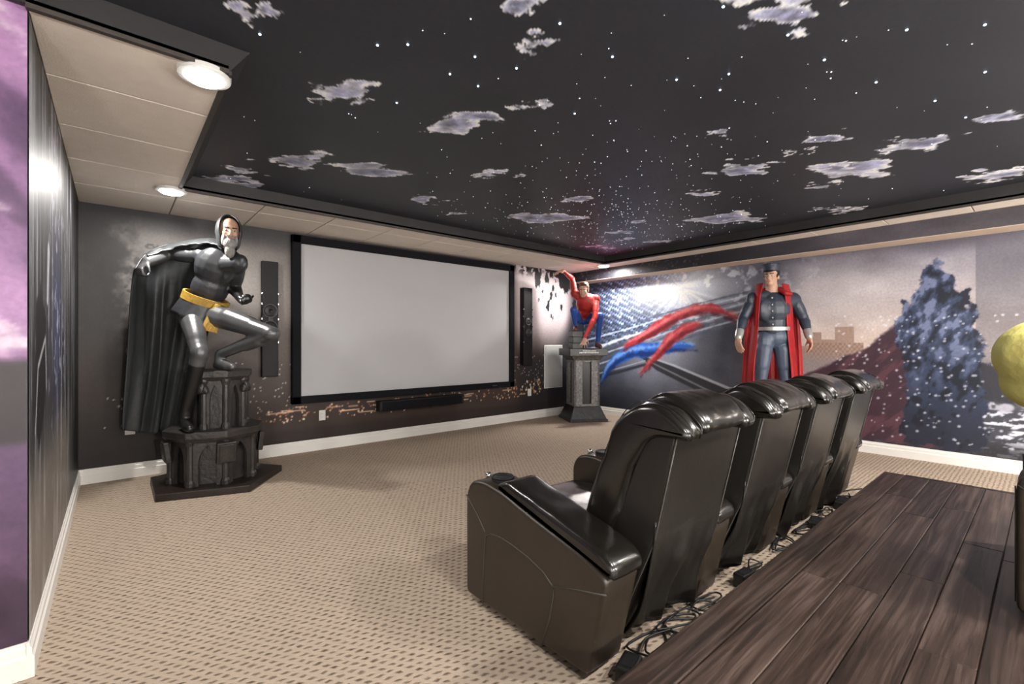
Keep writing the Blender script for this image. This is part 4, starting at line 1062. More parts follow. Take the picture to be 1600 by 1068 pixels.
def torso(fig, P_, Cc, N_, SL, SR, HL, HR, F, tg, tlow=None, s=1.0, plain=False):
    tlow = tlow or tg
    U = (Cc - P_).normalized(); Rv, F, U = frame(F, U)
    fig.ell(P_, Rv * 0.160 * s, F * 0.112 * s, U * 0.120 * s, tlow)
    mid = P_.lerp(Cc, 0.5)
    fig.ell(mid, Rv * 0.142 * s, F * 0.104 * s, U * 0.17 * s, tg)
    fig.ell(Cc, Rv * 0.172 * s, F * 0.122 * s, U * 0.19 * s, tg)
    sd = (SR - SL).normalized()
    for k in (-1, 1):
        if plain:
            fig.ell(Cc + sd * 0.07 * k * s + F * 0.045 * s, sd * 0.095 * s, F * 0.06 * s, U * 0.13 * s, tg); continue
        fig.ell(Cc + sd * 0.078 * k * s + F * 0.078 * s + U * 0.055 * s, sd * 0.088 * s, F * 0.048 * s, U * 0.072 * s, tg)
        fig.ell(Cc + sd * 0.115 * k * s - F * 0.03 * s - U * 0.01 * s, sd * 0.075 * s, F * 0.08 * s, U * 0.15 * s, tg)
        for q in range(3):
            fig.ell(mid + sd * 0.036 * k * s + F * (0.092 - 0.004 * q) * s + U * (0.085 - 0.066 * q) * s, sd * 0.034 * s, F * 0.018 * s, U * 0.030 * s, tg)
    for S_ in (SL, SR):
        fig.cap(S_ + U * 0.015 * s, N_, 0.058 * s, 0.058 * s, tg); fig.ell(S_, sd * 0.082 * s, F * 0.078 * s, U * 0.085 * s, tg)
        fig.cap(S_, Cc + U * 0.02 * s, 0.075 * s, 0.09 * s, tg)
    for H_ in (HL, HR): fig.ell(H_ - F * 0.03 * s, Rv * 0.095 * s, F * 0.11 * s, U * 0.11 * s, tlow)
def arm(fig, S_, E_, W_, tu, tl, s=1.0):
    fig.cap(S_, E_, 0.066 * s, 0.050 * s, tu); v = E_ - S_
    fig.cap(S_ + v * 0.35, S_ + v * 0.65, 0.064 * s, 0.060 * s, tu)
    fig.cap(E_, W_, 0.050 * s, 0.034 * s, tl); v = W_ - E_; fig.cap(E_ + v * 0.18, E_ + v * 0.45, 0.054 * s, 0.047 * s, tl)
def leg(fig, H_, K_, A_, F, tu, tl, s=1.0, cut=None):
    fig.cap(H_, K_, 0.098 * s, 0.062 * s, tu); v = K_ - H_; fig.cap(H_ + v * 0.25 + F * 0.018 * s, H_ + v * 0.65 + F * 0.015 * s, 0.090 * s, 0.074 * s, tu)
    v = A_ - K_
    if cut:
        fig.cap(K_, K_ + v * cut, 0.062 * s, 0.058 * s, tu); fig.cap(K_ + v * cut, A_, 0.060 * s, 0.046 * s, tl)
    else: fig.cap(K_, A_, 0.062 * s, 0.042 * s, tl)
    fig.cap(K_ + v * 0.22 - F * 0.022 * s, K_ + v * 0.5 - F * 0.018 * s, 0.058 * s, 0.050 * s, tl if not cut or cut < 0.3 else tu)
def foot(fig, A_, D, tg, s=1.0, down=0.075):
    D = D.normalized(); z = Vector((0, 0, 1)); fl = A_ - z * down * s
    fig.cap(A_, fl + z * 0.045 * s - D * 0.02 * s, 0.046 * s, 0.042 * s, tg)
    fig.cap(fl + z * 0.036 * s - D * 0.045 * s, fl + z * 0.034 * s + D * 0.10 * s, 0.036 * s, 0.036 * s, tg)
    fig.cap(A_ - z * 0.02 * s, fl + z * 0.034 * s + D * 0.11 * s, 0.042 * s, 0.034 * s, tg)
    fig.cap(fl + z * 0.030 * s + D * 0.10 * s, fl + z * 0.028 * s + D * 0.16 * s, 0.038 * s, 0.028 * s, tg)

def cloth(name, rows, matl, parent, folds=(0.02, 9, 0.012, 17), nu=70, nv=60, thick=0.010, seed=0, fold_grow=1.0):
    """hanging cloth through rows of guide points"""
    def spl(P, t):
        n = len(P) - 1; x = t * n; i = min(int(x), n - 1); f = x - i
        p0, p1, p2, p3 = P[max(0, i - 1)], P[i], P[i + 1], P[min(n, i + 2)]
        return 0.5 * ((2 * p1) + (-p0 + p2) * f + (2 * p0 - 5 * p1 + 4 * p2 - p3) * f * f + (-p0 + 3 * p1 - 3 * p2 + p3) * f ** 3)
    G = []
    for j in range(nv + 1):
        col = []
        for i in range(nu + 1):
            r = [spl(row, i / nu) for row in rows]; col.append(spl(r, j / nv))
        G.append(col)
    S = []
    for j in range(nv + 1):
        t = j / nv; line = []
        for i in range(nu + 1):
            u = i / nu
            du = G[j][min(i + 1, nu)] - G[j][max(i - 1, 0)]; dv = G[min(j + 1, nv)][i] - G[max(j - 1, 0)][i]
            n_ = du.cross(dv); n_ = n_.normalized() if n_.length > 1e-9 else Vector((0, 1, 0))
            k = t ** fold_grow
            f = k * (folds[0] * math.sin(u * folds[1] * 2 * PI + seed + 0.8 * math.sin(3 * t)) + folds[2] * math.sin(u * folds[3] * 2 * PI + 1.7 + 1.3 * t) + 0.012 * mnoise.noise(Vector((u * 6, t * 3, seed))))
            line.append((G[j][i] + n_ * f, n_))
        S.append(line)
    vs = [p for l in S for p, _ in l] + [p + n_ * thick for l in S for p, n_ in l]
    w = nu + 1; o = (nv + 1) * w; fs = []
    for j in range(nv):
        for i in range(nu):
            q = (j * w + i, j * w + i + 1, (j + 1) * w + i + 1, (j + 1) * w + i); fs += [q, tuple(v + o for v in reversed(q))]
        for i in (0, nu): fs.append((j * w + i, (j + 1) * w + i, (j + 1) * w + i + o, j * w + i + o))
    for i in range(nu):
        for j in (0, nv): fs.append((j * w + i, j * w + i + 1, j * w + i + 1 + o, j * w + i + o))
    return MB().add(vs, fs).build(name, matl, parent, smooth=True)

def belt_ring(name, c, Rv, F, U, rx, ry, h, t, matl, parent, pouches=0, n=40):
    vs = []; fs = []
    for k in range(n):
        an = 2 * PI * k / n; d = Rv * math.cos(an) * rx + F * math.sin(an) * ry; o_ = d.normalized() * t
        vs += [c + d - U * h, c + d + o_ - U * h, c + d + o_ + U * h, c + d + U * h]
    for k in range(n):
        a_, b_ = 4 * k, 4 * ((k + 1) % n)
        for q in range(4): fs.append((a_ + q, a_ + (q + 1) % 4, b_ + (q + 1) % 4, b_ + q))
    bo = MB().add(vs, fs).build(name, matl, parent, smooth=False)
    for k in range(pouches):
        an = PI * (0.02 + 0.96 * k / (pouches - 1)); d = Rv * math.cos(an) * (rx + t) + F * math.sin(an) * (ry + t)
        nd = d.normalized(); td = U.cross(nd).normalized()
        m = MB().box(-0.030, 0.030, -0.004, 0.020, -h * 1.05, h * 1.05)
        m.move(Matrix(((td.x, nd.x, U.x, (c + d).x), (td.y, nd.y, U.y, (c + d).y), (td.z, nd.z, U.z, (c + d).z), (0, 0, 0, 1))))
        m.build('buckle_block', matl, bo, bevel=0.006)
    return bo

# --- tower pedestal of the caped statue
TC = Vector((0.656, 4.69, 0)); tower = thing('statue_pedestal', 'dark two-tier octagonal pedestal with pointed arches under the caped statue', 'pedestal', TC)
pent = [(TC.x + 0.53 * math.cos(math.radians(216 + 72 * k)), TC.y + 0.53 * math.sin(math.radians(216 + 72 * k))) for k in range(5)]
MB().prism(pent, 0.0, 0.055).build('base_plate', M['stone_base'], tower, bevel=0.006)
ROT = math.radians(22.5 - 18)
def octo(r, cx=TC.x, cy=TC.y): return [(cx + r * math.cos(ROT + k * PI / 4), cy + r * math.sin(ROT + k * PI / 4)) for k in range(8)]
def tier(cx, cy, z0, z1, rc, rp, arch):
    MB().prism(octo(rc, cx, cy), z0, z1).build('tier_core', M['stone'], tower)
    for k in range(8):
        an = ROT + k * PI / 4; p = (cx + rp * math.cos(an), cy + rp * math.sin(an))
        MB().lathe([(0.036, z0), (0.036, z0 + 0.03), (0.026, z0 + 0.05), (0.026, z1 - 0.05), (0.036, z1 - 0.02), (0.036, z1)], p[0], p[1], 10).build('corner_column', M['stone'], tower, smooth=False)
        # pointed arch surround between the columns
        am = an + PI / 8; ap = rp * math.cos(PI / 8) + 0.012
        hw = rp * math.sin(PI / 8) - 0.018; hz = z1 - z0; iw = hw * 0.62
        inner = [(-iw, 0.0), (-iw, hz * 0.52), (-iw * 0.85, hz * 0.66), (-iw * 0.45, hz * 0.79), (0, hz * 0.88), (iw * 0.45, hz * 0.79), (iw * 0.85, hz * 0.66), (iw, hz * 0.52), (iw, 0)]
        outer = [(-hw, 0.0), (-hw, hz * 0.52), (-hw, hz * 0.72), (-hw, hz * 0.99), (0, hz * 0.99), (hw, hz * 0.99), (hw, hz * 0.72), (hw, hz * 0.52), (hw, 0)]
        m = MB(); n = len(inner); vs = []
        for dpt in (0.0, -0.03):
            vs += [(dpt, x, z) for x, z in outer] + [(dpt, x, z) for x, z in inner]
        fs = []
        for i in range(n - 1):
            fs += [(i, i + 1, n + i + 1, n + i), (2 * n + i, 3 * n + i, 3 * n + i + 1, 2 * n + i + 1), (n + i, n + i + 1, 3 * n + i + 1, 3 * n + i), (i, 2 * n + i, 2 * n + i + 1, i + 1)]
        fs += [(0, n, 3 * n, 2 * n), (n - 1, 3 * n - 1, 4 * n - 1, 2 * n - 1)]
        m.add(vs, fs).move(Matrix.Translation((cx, cy, z0)) @ Matrix.Rotation(am, 4, 'Z') @ Matrix.Translation((ap, 0, 0)))
        m.build('arch', M['stone'], tower)
tier(TC.x, TC.y, 0.055, 0.425, 0.265, 0.315, True)
MB().prism(octo(0.345), 0.40, 0.432, octo(0.365)).build('ledge_moulding', M['stone'], tower, bevel=0.004)
MB().prism(octo(0.375), 0.432, 0.490).build('ledge_slab', M['stone'], tower, bevel=0.008)
UX, UY = TC.x + 0.025, TC.y - 0.02
tier(UX, UY, 0.49, 0.90, 0.165, 0.200, True)
MB().prism(octo(0.225, UX, UY), 0.885, 0.910, octo(0.245, UX, UY)).build('top_moulding', M['stone'], tower, bevel=0.004)
MB().prism(octo(0.255, UX, UY), 0.910, 0.967).build('top_slab', M['stone'], tower, bevel=0.008)
for k in range(8):
    an = ROT + k * PI / 4
    if k % 2 == 0:      # plaques on the lower corners
        m = MB().box(-0.012, 0.03, -0.070, 0.070, -0.085, 0.085).move(Matrix.Translation((TC.x + 0.335 * math.cos(an), TC.y + 0.335 * math.sin(an), 0.315)) @ Matrix.Rotation(an, 4, 'Z') @ Matrix.Rotation(0.12, 4, 'Y'))
        pl = m.build('plaque', M['stone'], tower, bevel=0.008)
        MB().box(0.029, 0.036, -0.052, 0.052, -0.066, 0.066).move(Matrix.Translation((TC.x + 0.335 * math.cos(an), TC.y + 0.335 * math.sin(an), 0.315)) @ Matrix.Rotation(an, 4, 'Z') @ Matrix.Rotation(0.12, 4, 'Y')).build('plaque_panel', M['stone'], pl, bevel=0.004)
    else:               # leafy capitals on the upper corners
        m = MB(); c0 = Vector((UX + 0.218 * math.cos(an), UY + 0.218 * math.sin(an), 0.825)); rd = Vector((math.cos(an), math.sin(an), 0)); td = Vector((-math.sin(an), math.cos(an), 0))
        for q in range(9):
            f = q / 8 * 2 - 1; r_ = 0.026 if q % 2 else 0.020
            m.ell(c0 + td * 0.042 * f + Vector((0, 0, 0.03 - 0.05 * abs(f) if q % 2 else -0.02)) + rd * 0.012, rd * r_, td * r_ * 0.7, Vector((0, 0, r_ * 1.3)), 8, 6)
        m.ell(c0 + rd * 0.016, rd * 0.026, td * 0.034, Vector((0, 0, 0.045)), 10, 7)
        m.build('leaf_capital', M['stone'], tower, smooth=True)

# --- caped statue (plain stand-in: bare-headed metal figure with a long cloak)
st1 = thing('caped_statue', 'bearded hooded figure statue in dark grey cloak with ochre sash, one knee raised', 'statue', (TC.x, TC.y, 0.49))
f1 = Fig()
Pp, Cc, Nk = cr(316, 482, 3.92), cr(341, 418, 3.90), cr(352, 392, 3.90)
SL, SR = cr(372, 412, 3.84), cr(314, 400, 3.86)      # viewer-right, viewer-left shoulders
HL, HR = cr(337, 493, 3.90), cr(297, 489, 3.88)
Fw = (cr(372, 440, 3.3) - cr(341, 430, 3.90)).normalized()
torso(f1, Pp, Cc, Nk, SR, SL, HR, HL, Fw, 'vest', 'metal', 1.0, True)
El, Wr = cr(258, 396, 3.80), cr(231, 408, 3.62); arm(f1, SR, El, Wr, 'vest', 'metal')
f1.cap(Wr.lerp(El, 0.75), Wr, 0.062, 0.044, 'metal')
hand(f1, Wr, cr(216, 421, 3.56) - Wr, Vector((0.2, 0.1, -1)), 1, 1.25, 'metal', 1.05)
El2, Wr2 = cr(366, 450, 4.02), cr(376, 467, 3.84); arm(f1, SL, El2, Wr2, 'vest', 'boot')
hand(f1, Wr2, cr(388, 475, 3.78) - Wr2, Vector((-0.3, -0.3, 0.9)), -1, 1.1, 'boot', 1.0)
Kr, Ar = cr(312, 551, 3.68), cr(290, 643, 3.75); Fl = (Kr - HR).cross(Vector((0, 0, 1))).normalized()
toe_r = (cr(300, 676, 3.56) - cr(290, 650, 3.75)); toe_r.z = 0
leg(f1, HR, Kr, Ar, toe_r.normalized(), 'metal', 'boot', 1.0, 0.22)
foot(f1, Vector((Ar.x, Ar.y, 0.575)), toe_r, 'boot', 1.1, 0.075)
f1.cap(Ar, Vector((Ar.x, Ar.y, 0.575)), 0.05, 0.048, 'boot')
Kl, Al = cr(424, 521, 3.72), cr(345, 553, 3.90); toe_l = cr(380, 575, 3.70) - cr(345, 575, 3.86); toe_l.z = 0
leg(f1, HL, Kl, Al, Vector((0, 0, 0.6)), 'metal', 'metal')
foot(f1, Vector((Al.x, Al.y, 1.05)), toe_l, 'metal', 1.05, 0.075); f1.cap(Al, Vector((Al.x, Al.y, 1.05)), 0.046, 0.046, 'metal')
f1.ell(Kl, Vector((0.07, 0, 0)), Vector((0, 0.07, 0)), Vector((0, 0, 0.06)), 'metal'); f1.ell(Kr, Vector((0.068, 0, 0)), Vector((0, 0.068, 0)), Vector((0, 0, 0.075)), 'metal')
hc = cr(358, 363, 3.84); f1.cap(Nk, cr(356, 378, 3.86), 0.068, 0.060, 'skin')
P, Rv, F, U = head(f1, hc, (cr(380, 368, 3.2) - hc), Vector((0.02, 0.0, 1)), 'skin')
body = f1.finish('body', {'vest': M['charcoal'], 'metal': M['gunmetal'], 'boot': M['boot'], 'skin': M['skin']}, st1, 0.0085, 5)
face_parts(st1, P, Rv, F, U, None, 1.0)
M['grey_hair'] = mat('painted_grey_beard', (0.26, 0.25, 0.24), 0.6, bump=0.7, bump_scale=80, noise_amt=0.4, noise_scale=30)
bd = MB()
for q, r in (((0, 0.072, -0.105), (0.050, 0.036, 0.050)), ((0, 0.078, -0.165), (0.038, 0.026, 0.060)), ((0.042, 0.050, -0.075), (0.020, 0.034, 0.050)), ((-0.042, 0.050, -0.075), (0.020, 0.034, 0.050)), ((0.016, 0.094, -0.047), (0.020, 0.010, 0.008)), ((-0.016, 0.094, -0.047), (0.020, 0.010, 0.008))):
    bd.ell(P(*q), Rv * r[0], F * r[1], U * r[2], 16, 10)
bd.build('beard', M['grey_hair'], st1, smooth=True)
hv, hf = [], []; nu, nv = 40, 18      # open-faced hood
for side in (0, 1):
    for j in range(nv + 1):
        ph = PI * 0.5 * (1.0 - 1.62 * j / nv)
        for i in range(nu + 1):
            th = math.radians(-218 + 256 * i / nu); rr = math.cos(ph) if ph > -0.1 else math.cos(ph) * 0.9 + 0.12
            sc_ = 1.0 + 0.11 * side
            hv.append(P(0.088 * sc_ * rr * math.cos(th), -0.015 + 0.105 * sc_ * rr * math.sin(th), 0.02 + 0.118 * sc_ * math.sin(ph) - (0.05 if j > nv * 0.8 else 0) * (j / nv)))
w = nu + 1; o_ = (nv + 1) * w
for j in range(nv):
    for i in range(nu):
        q = (j * w + i, j * w + i + 1, (j + 1) * w + i + 1, (j + 1) * w + i); hf += [q, tuple(v + o_ for v in reversed(q))]
    for i in (0, nu): hf.append((j * w + i, (j + 1) * w + i, (j + 1) * w + i + o_, j * w + i + o_))
for i in range(nu):
    for j in (0, nv): hf.append((j * w + i, j * w + i + 1, j * w + i + 1 + o_, j * w + i + o_))
MB().add(hv, hf).build('hood', M['cloak'], st1, smooth=True)
bu = (Cc - Pp).normalized(); bR, bF, bU = frame(Fw, bu)
sash = belt_ring('sash', Pp.lerp(Cc, 0.22), bR, bF, bU, 0.160, 0.128, 0.032, 0.016, M['gold'], st1)
sk, sf = [], []; ns = 60
for side in (0, 1):
    for j in range(7):
        t_ = j / 6
        for i in range(ns):
            an = 2 * PI * i / ns; k_ = 1 + 0.22 * t_ + 0.05 * t_ * math.sin(an * 9) - 0.06 * side
            sk.append(Pp.lerp(Cc, 0.22) + bR * 0.166 * k_ * math.cos(an) + bF * 0.134 * k_ * math.sin(an) - bU * 0.17 * t_)
for side in (0, 1):
    for j in range(6):
        for i in range(ns):
            o_ = side * 7 * ns; sf.append((o_ + j * ns + i, o_ + j * ns + (i + 1) % ns, o_ + (j + 1) * ns + (i + 1) % ns, o_ + (j + 1) * ns + i))
for i in range(ns):
    for j in (0, 6): sf.append((j * ns + i, j * ns + (i + 1) % ns, 7 * ns + j * ns + (i + 1) % ns, 7 * ns + j * ns + i))
MB().add(sk, sf).build('tunic_skirt', M['charcoal'], st1, smooth=True)
kc = Pp.lerp(Cc, 0.20) + bF * 0.135 - bR * 0.07
MB().ell(kc, bR * 0.035, bF * 0.022, bU * 0.030).build('sash_knot', M['gold'], sash, smooth=True)
for dx_ in (-0.022, 0.022):
    p0 = kc + bF * 0.022 + bR * dx_ * 0.4; z3 = Vector((0, 0, 1))
    cloth('sash_end', [[p0 - bR * 0.018, p0, p0 + bR * 0.018]] + [[p0 + bR * (dx_ * t_ + e_) + bF * 0.05 * t_ - bU * 0.20 * t_ for e_ in (-0.03, 0.0, 0.03)] for t_ in (0.4, 0.75, 1.0)], M['gold'], sash, (0.004, 1.5, 0.002, 4), 12, 20, 0.006, dx_ * 40)
rows = [[cr(212, 420, 3.62), cr(228, 398, 3.72), cr(258, 383, 3.86), cr(296, 377, 3.95), cr(330, 376, 3.98), cr(350, 384, 4.00)],
        [cr(211, 445, 3.70), cr(226, 432, 3.86), cr(250, 428, 4.00), cr(280, 430, 4.08), cr(312, 435, 4.10), cr(342, 440, 4.08)],
        [cr(205, 560, 3.80), cr(222, 560, 3.95), cr(243, 560, 4.06), cr(266, 560, 4.14), cr(290, 560, 4.22), cr(315, 560, 4.24)],
        [cr(197, 672, 3.84), cr(212, 674, 3.96), cr(230, 676, 4.08), cr(250, 675, 4.16), cr(268, 668, 4.22), cr(285, 662, 4.24)]]
cloth('cloak', rows, M['cloak'], st1, (0.034, 3.3, 0.012, 7.7), 90, 70, 0.010, 0.5, 1.0)
# shoulder part of the cloak wrapped over the near arm and neck
cloth('cloak_collar', [[cr(350, 380, 3.98), cr(332, 374, 3.97), cr(300, 376, 3.93), cr(262, 384, 3.84), cr(228, 398, 3.70)],
                       [cr(346, 390, 3.80), cr(330, 381, 3.79), cr(300, 383, 3.78), cr(264, 390, 3.73), cr(232, 402, 3.60)]], M['cloak'], st1, (0.004, 6, 0.002, 13), 50, 14, 0.012, 2.0)

# --- plinth of the crouching statue
A0, A1 = cr(890, 660, 6.93), cr(950, 660, 7.04)
ex = Vector((A1.x - A0.x, A1.y - A0.y, 0)).normalized(); ey = Vector((-ex.y, ex.x, 0))
if ey.dot(Vector((0.65, 0.76, 0))) < 0: ey = -ey
QC = Vector(((A0.x + A1.x) / 2, (A0.y + A1.y) / 2, 0)) + ey * 0.29
QM = Matrix(((ex.x, ey.x, 0, QC.x), (ex.y, ey.y, 0, QC.y), (0, 0, 1, 0), (0, 0, 0, 1)))
pl = thing('statue_plinth', 'square grey display plinth with dark slots and black lettered top under crouching statue', 'plinth', QC)
def qb(name, m, mt, bev=0.0, parent=None): return m.move(QM).build(name, mt, parent or pl, bevel=bev)
sq = lambda r: [(-r, -r), (r, -r), (r, r), (-r, r)]
qb('foot_slab', MB().prism(sq(0.30), 0.0, 0.040), M['plinth_dark'], 0.006)
qb('sloped_base', MB().prism(sq(0.285), 0.040, 0.225, sq(0.212)), M['plinth_dark'], 0.004)
qb('column_core', MB().prism(sq(0.17), 0.225, 0.945), M['plinth_black'])
for s_ in range(4):
    Rz = Matrix.Rotation(s_ * PI / 2, 4, 'Z')
    for (xa, xb, za, zb) in ((-0.205, -0.072, 0.225, 0.93), (0.072, 0.205, 0.225, 0.93)):
        qb('lattice_panel', MB().box(xa, xb, -0.205, -0.168, za, zb).move(Rz), M['plinth_light'], 0.004)
    qb('lattice_panel', MB().box(-0.072, 0.072, -0.203, -0.168, 0.225, 0.262).move(Rz), M['plinth_light'], 0.003)
    qb('lattice_panel', MB().box(-0.072, 0.072, -0.203, -0.168, 0.905, 0.93).move(Rz), M['plinth_light'], 0.003)
    for k in range(5):
        qb('dentil', MB().box(-0.17 + k * 0.08, -0.135 + k * 0.08, -0.228, -0.20, 0.938, 0.962).move(Rz), M['plinth_mould'], 0.003)
qb('capital', MB().prism(sq(0.212), 0.93, 0.998, sq(0.255)), M['plinth_mould'], 0.005)
top = qb('top_slab', MB().prism(sq(0.30), 0.998, 1.11), M['plinth_black'], 0.006)
rl = random.Random(3); lt = MB(); x = -0.10     # two lines of small white lettering, too small to read
while x < 0.10:
    w_ = rl.uniform(0.007, 0.013); lt.box(x, x + w_, -0.3015, -0.2995, 1.068, 1.083); x += w_ + 0.004
x = -0.155
while x < 0.155:
    w_ = rl.uniform(0.012, 0.022); hh = rl.uniform(0.0, 0.004); lt.box(x, x + w_, -0.3015, -0.2995, 1.038 + hh, 1.060 - hh); x += w_ + 0.005
lo = qb('lettering', lt, M['lettering'], 0, top); lo['kind'] = 'stuff'
for (xa, xb, ya, yb, za, zb) in ((-0.195, -0.03, -0.10, 0.13, 1.11, 1.19), (-0.185, -0.04, -0.09, 0.12, 1.192, 1.29), (-0.195, -0.03, -0.10, 0.13, 1.292, 1.375)):
    qb('stone_block', MB().box(xa, xb, ya, yb, za, zb), M['block'], 0.012)

# --- crouching statue (plain stand-in: acrobat in red top, blue trousers)
st2 = thing('crouching_statue', 'crouching boy statue in red jumper and blue trousers, one arm raised, on plinth', 'statue', (QC.x, QC.y, 1.11))
f2 = Fig(); s2 = 0.92
D2 = 7.20
Pp, Cc, Nk = cr(911, 497, D2 + 0.12), cr(915, 474, D2 - 0.06), cr(913, 461, D2 - 0.10)
SL, SR = cr(931, 467, D2 - 0.08), cr(898, 459, D2 - 0.04)
HL, HR = cr(921, 499, D2 + 0.06), cr(902, 497, D2 + 0.06)
toC = -Vector((QC.x, QC.y, 0)).normalized()
torso(f2, Pp, Cc, Nk, SR, SL, HR, HL, (toC + Vector((0, 0, -0.3))), 'red', 'blue', s2 * 0.95, True)
El, Wr = cr(894, 435, D2 - 0.02), cr(880, 423, D2 - 0.22); arm(f2, SR, El, Wr, 'red', 'red', 0.85)
hand(f2, Wr, cr(866, 425, D2 - 0.30) - Wr, Vector((0, 0, -1)), 1, 0.35, 'skin', 0.95, 0.25)
El, Wr = cr(929, 497, D2 - 0.24), cr(914, 527, D2 - 0.36); arm(f2, SL, El, Wr, 'red', 'red', 0.85)
hand(f2, Wr, Vector((cr(911, 543, D2 - 0.40).x, cr(911, 543, D2 - 0.40).y, 1.135)) - Wr, toC * -1.0, 1, 0.1, 'skin', 0.85, 0.3)
Kr, Ar = cr(896, 484, D2 - 0.24), cr(899, 508, D2 - 0.06); leg(f2, HR, Kr, Ar, toC, 'blue', 'blue', 0.86)
foot(f2, Vector((Ar.x, Ar.y, 1.375 + 0.07)), toC, 'shoe', 0.9, 0.075)
Kl, Al = cr(938, 493, D2 - 0.20), cr(934, 533, D2 - 0.05); leg(f2, HL, Kl, Al, toC, 'blue', 'blue', 0.86)
foot(f2, Vector((Al.x, Al.y, 1.11 + 0.072)), toC + ex * 0.3, 'shoe', 0.9, 0.075)
hc = cr(912, 453, D2 - 0.20); f2.cap(Nk, hc - Vector((0, 0, 0.04)), 0.055, 0.052, 'skin')
P, Rv, F, U = head(f2, hc, (toC + Vector((0, 0, -0.35)) - ex * 0.2), Vector((0, 0, 1)) + toC * 0.25, 'skin', 0.95)
f2.finish('body', {'red': M['red'], 'blue': M['blue'], 'skin': M['skin'], 'shoe': M['shoe']}, st2, 0.0085, 4)
face_parts(st2, P, Rv, F, U, M['brown_hair'], 0.97)

# --- standing statue (plain stand-in: man in slate suit with a long crimson drape)
D3 = 5.24; SC = cr(1206, 600, D3); SC.z = 0
st3b = thing('statue_stand', 'low round black stand under the standing slate blue statue', 'pedestal', (SC.x, SC.y, 0))
MB().lathe([(0.34, 0.0), (0.34, 0.03), (0.30, 0.06), (0.28, 0.17), (0.30, 0.19), (0.30, 0.215), (0.001, 0.215)], SC.x, SC.y, 40).build('stand_body', M['plinth_dark'], st3b)
MB().lathe([(0.305, 0.190), (0.312, 0.195), (0.312, 0.205), (0.305, 0.210), (0.295, 0.20)], SC.x, SC.y, 40).build('rim', M['plinth_mould'], st3b)
st3 = thing('standing_statue', 'standing man statue in slate blue uniform, peaked cap and long crimson open coat', 'statue', (SC.x, SC.y, 0.215))
f3 = Fig(); toC = -Vector((SC.x, SC.y, 0)).normalized(); s3 = 1.03
Pp, Cc, Nk = cr(1208, 526, D3), cr(1207, 484, D3 - 0.02), cr(1206, 460, D3)
SL, SR = cr(1177, 468, D3), cr(1240, 468, D3 + 0.02)
HL, HR = cr(1195, 530, D3), cr(1221, 530, D3)
torso(f3, Pp, Cc, Nk, SL, SR, HL, HR, toC, 'dark', 'suit', s3, True)
for S_, E_, W_, T_, sd in ((SL, cr(1161, 497, D3 - 0.02), cr(1154, 526, D3 - 0.14), cr(1154, 548, D3 - 0.18), -1), (SR, cr(1256, 498, D3 + 0.02), cr(1264, 525, D3 - 0.10), cr(1270, 547, D3 - 0.14), 1)):
    arm(f3, S_, E_, W_, 'dark', 'dark', s3 * 1.05); f3.cap(E_.lerp(W_, 0.72), W_, 0.046, 0.042, 'cuff')
    hand(f3, W_, T_ - W_, (Pp - W_), sd, 0.38, 'skin', 1.0, 0.06)
for H_, K_, A_, sg in ((HL, cr(1189, 592, D3 - 0.02), cr(1184, 650, D3 + 0.02), -1), (HR, cr(1227, 592, D3 - 0.02), cr(1232, 650, D3 + 0.02), 1)):
    leg(f3, H_, K_, A_, toC, 'suit', 'suit', s3); A2 = Vector((A_.x, A_.y, 0.215 + 0.078)); f3.cap(A_, A2, 0.046, 0.046, 'dark')
    foot(f3, A2, toC + Vector((0.76, -0.65, 0)) * 0.25 * sg, 'dark', 1.0, 0.078)
hc = cr(1205, 432, D3 - 0.02); f3.cap(Nk, hc - Vector((0, 0, 0.04)), 0.066, 0.058, 'skin')
P, Rv, F, U = head(f3, hc, toC - Vector((0.76, -0.65, 0)) * 0.35, Vector((0, 0, 1)), 'skin', 1.0)
f3.finish('body', {'suit': M['slate'], 'dark': M['slate_dark'], 'skin': M['skin'], 'cuff': M['silver']}, st3, 0.0085, 4)
face_parts(st3, P, Rv, F, U, M['hair'], 1.0)
cp = MB(); cv = []
for j, (r_, z_) in enumerate([(0.080, 0.055), (0.086, 0.075), (0.088, 0.095), (0.100, 0.120), (0.104, 0.132), (0.090, 0.142), (0.04, 0.147), (0.002, 0.148)]):
    for i in range(32):
        an = 2 * PI * i / 32; cv.append(P(r_ * 0.94 * math.cos(an), -0.014 + r_ * 1.15 * math.sin(an), z_ - 0.12 * 0))
cp.add(cv, [(j * 32 + i, j * 32 + (i + 1) % 32, (j + 1) * 32 + (i + 1) % 32, (j + 1) * 32 + i) for j in range(7) for i in range(32)] + [tuple(range(31, -1, -1)), tuple(range(7 * 32, 8 * 32))])
pcap = cp.build('peaked_cap', M['slate_dark'], st3, smooth=True)
MB().ell(P(0, 0.095, 0.052), Rv * 0.062, F * 0.045 - U * 0.014, U * 0.007).build('cap_peak', M['boot'], pcap, smooth=True)
bR, bF, bU = frame(toC, Vector((0, 0, 1)))
belt_ring('belt', Pp.lerp(Cc, 0.30), bR, bF, bU, 0.158, 0.120, 0.020, 0.010, M['silver'], st3)
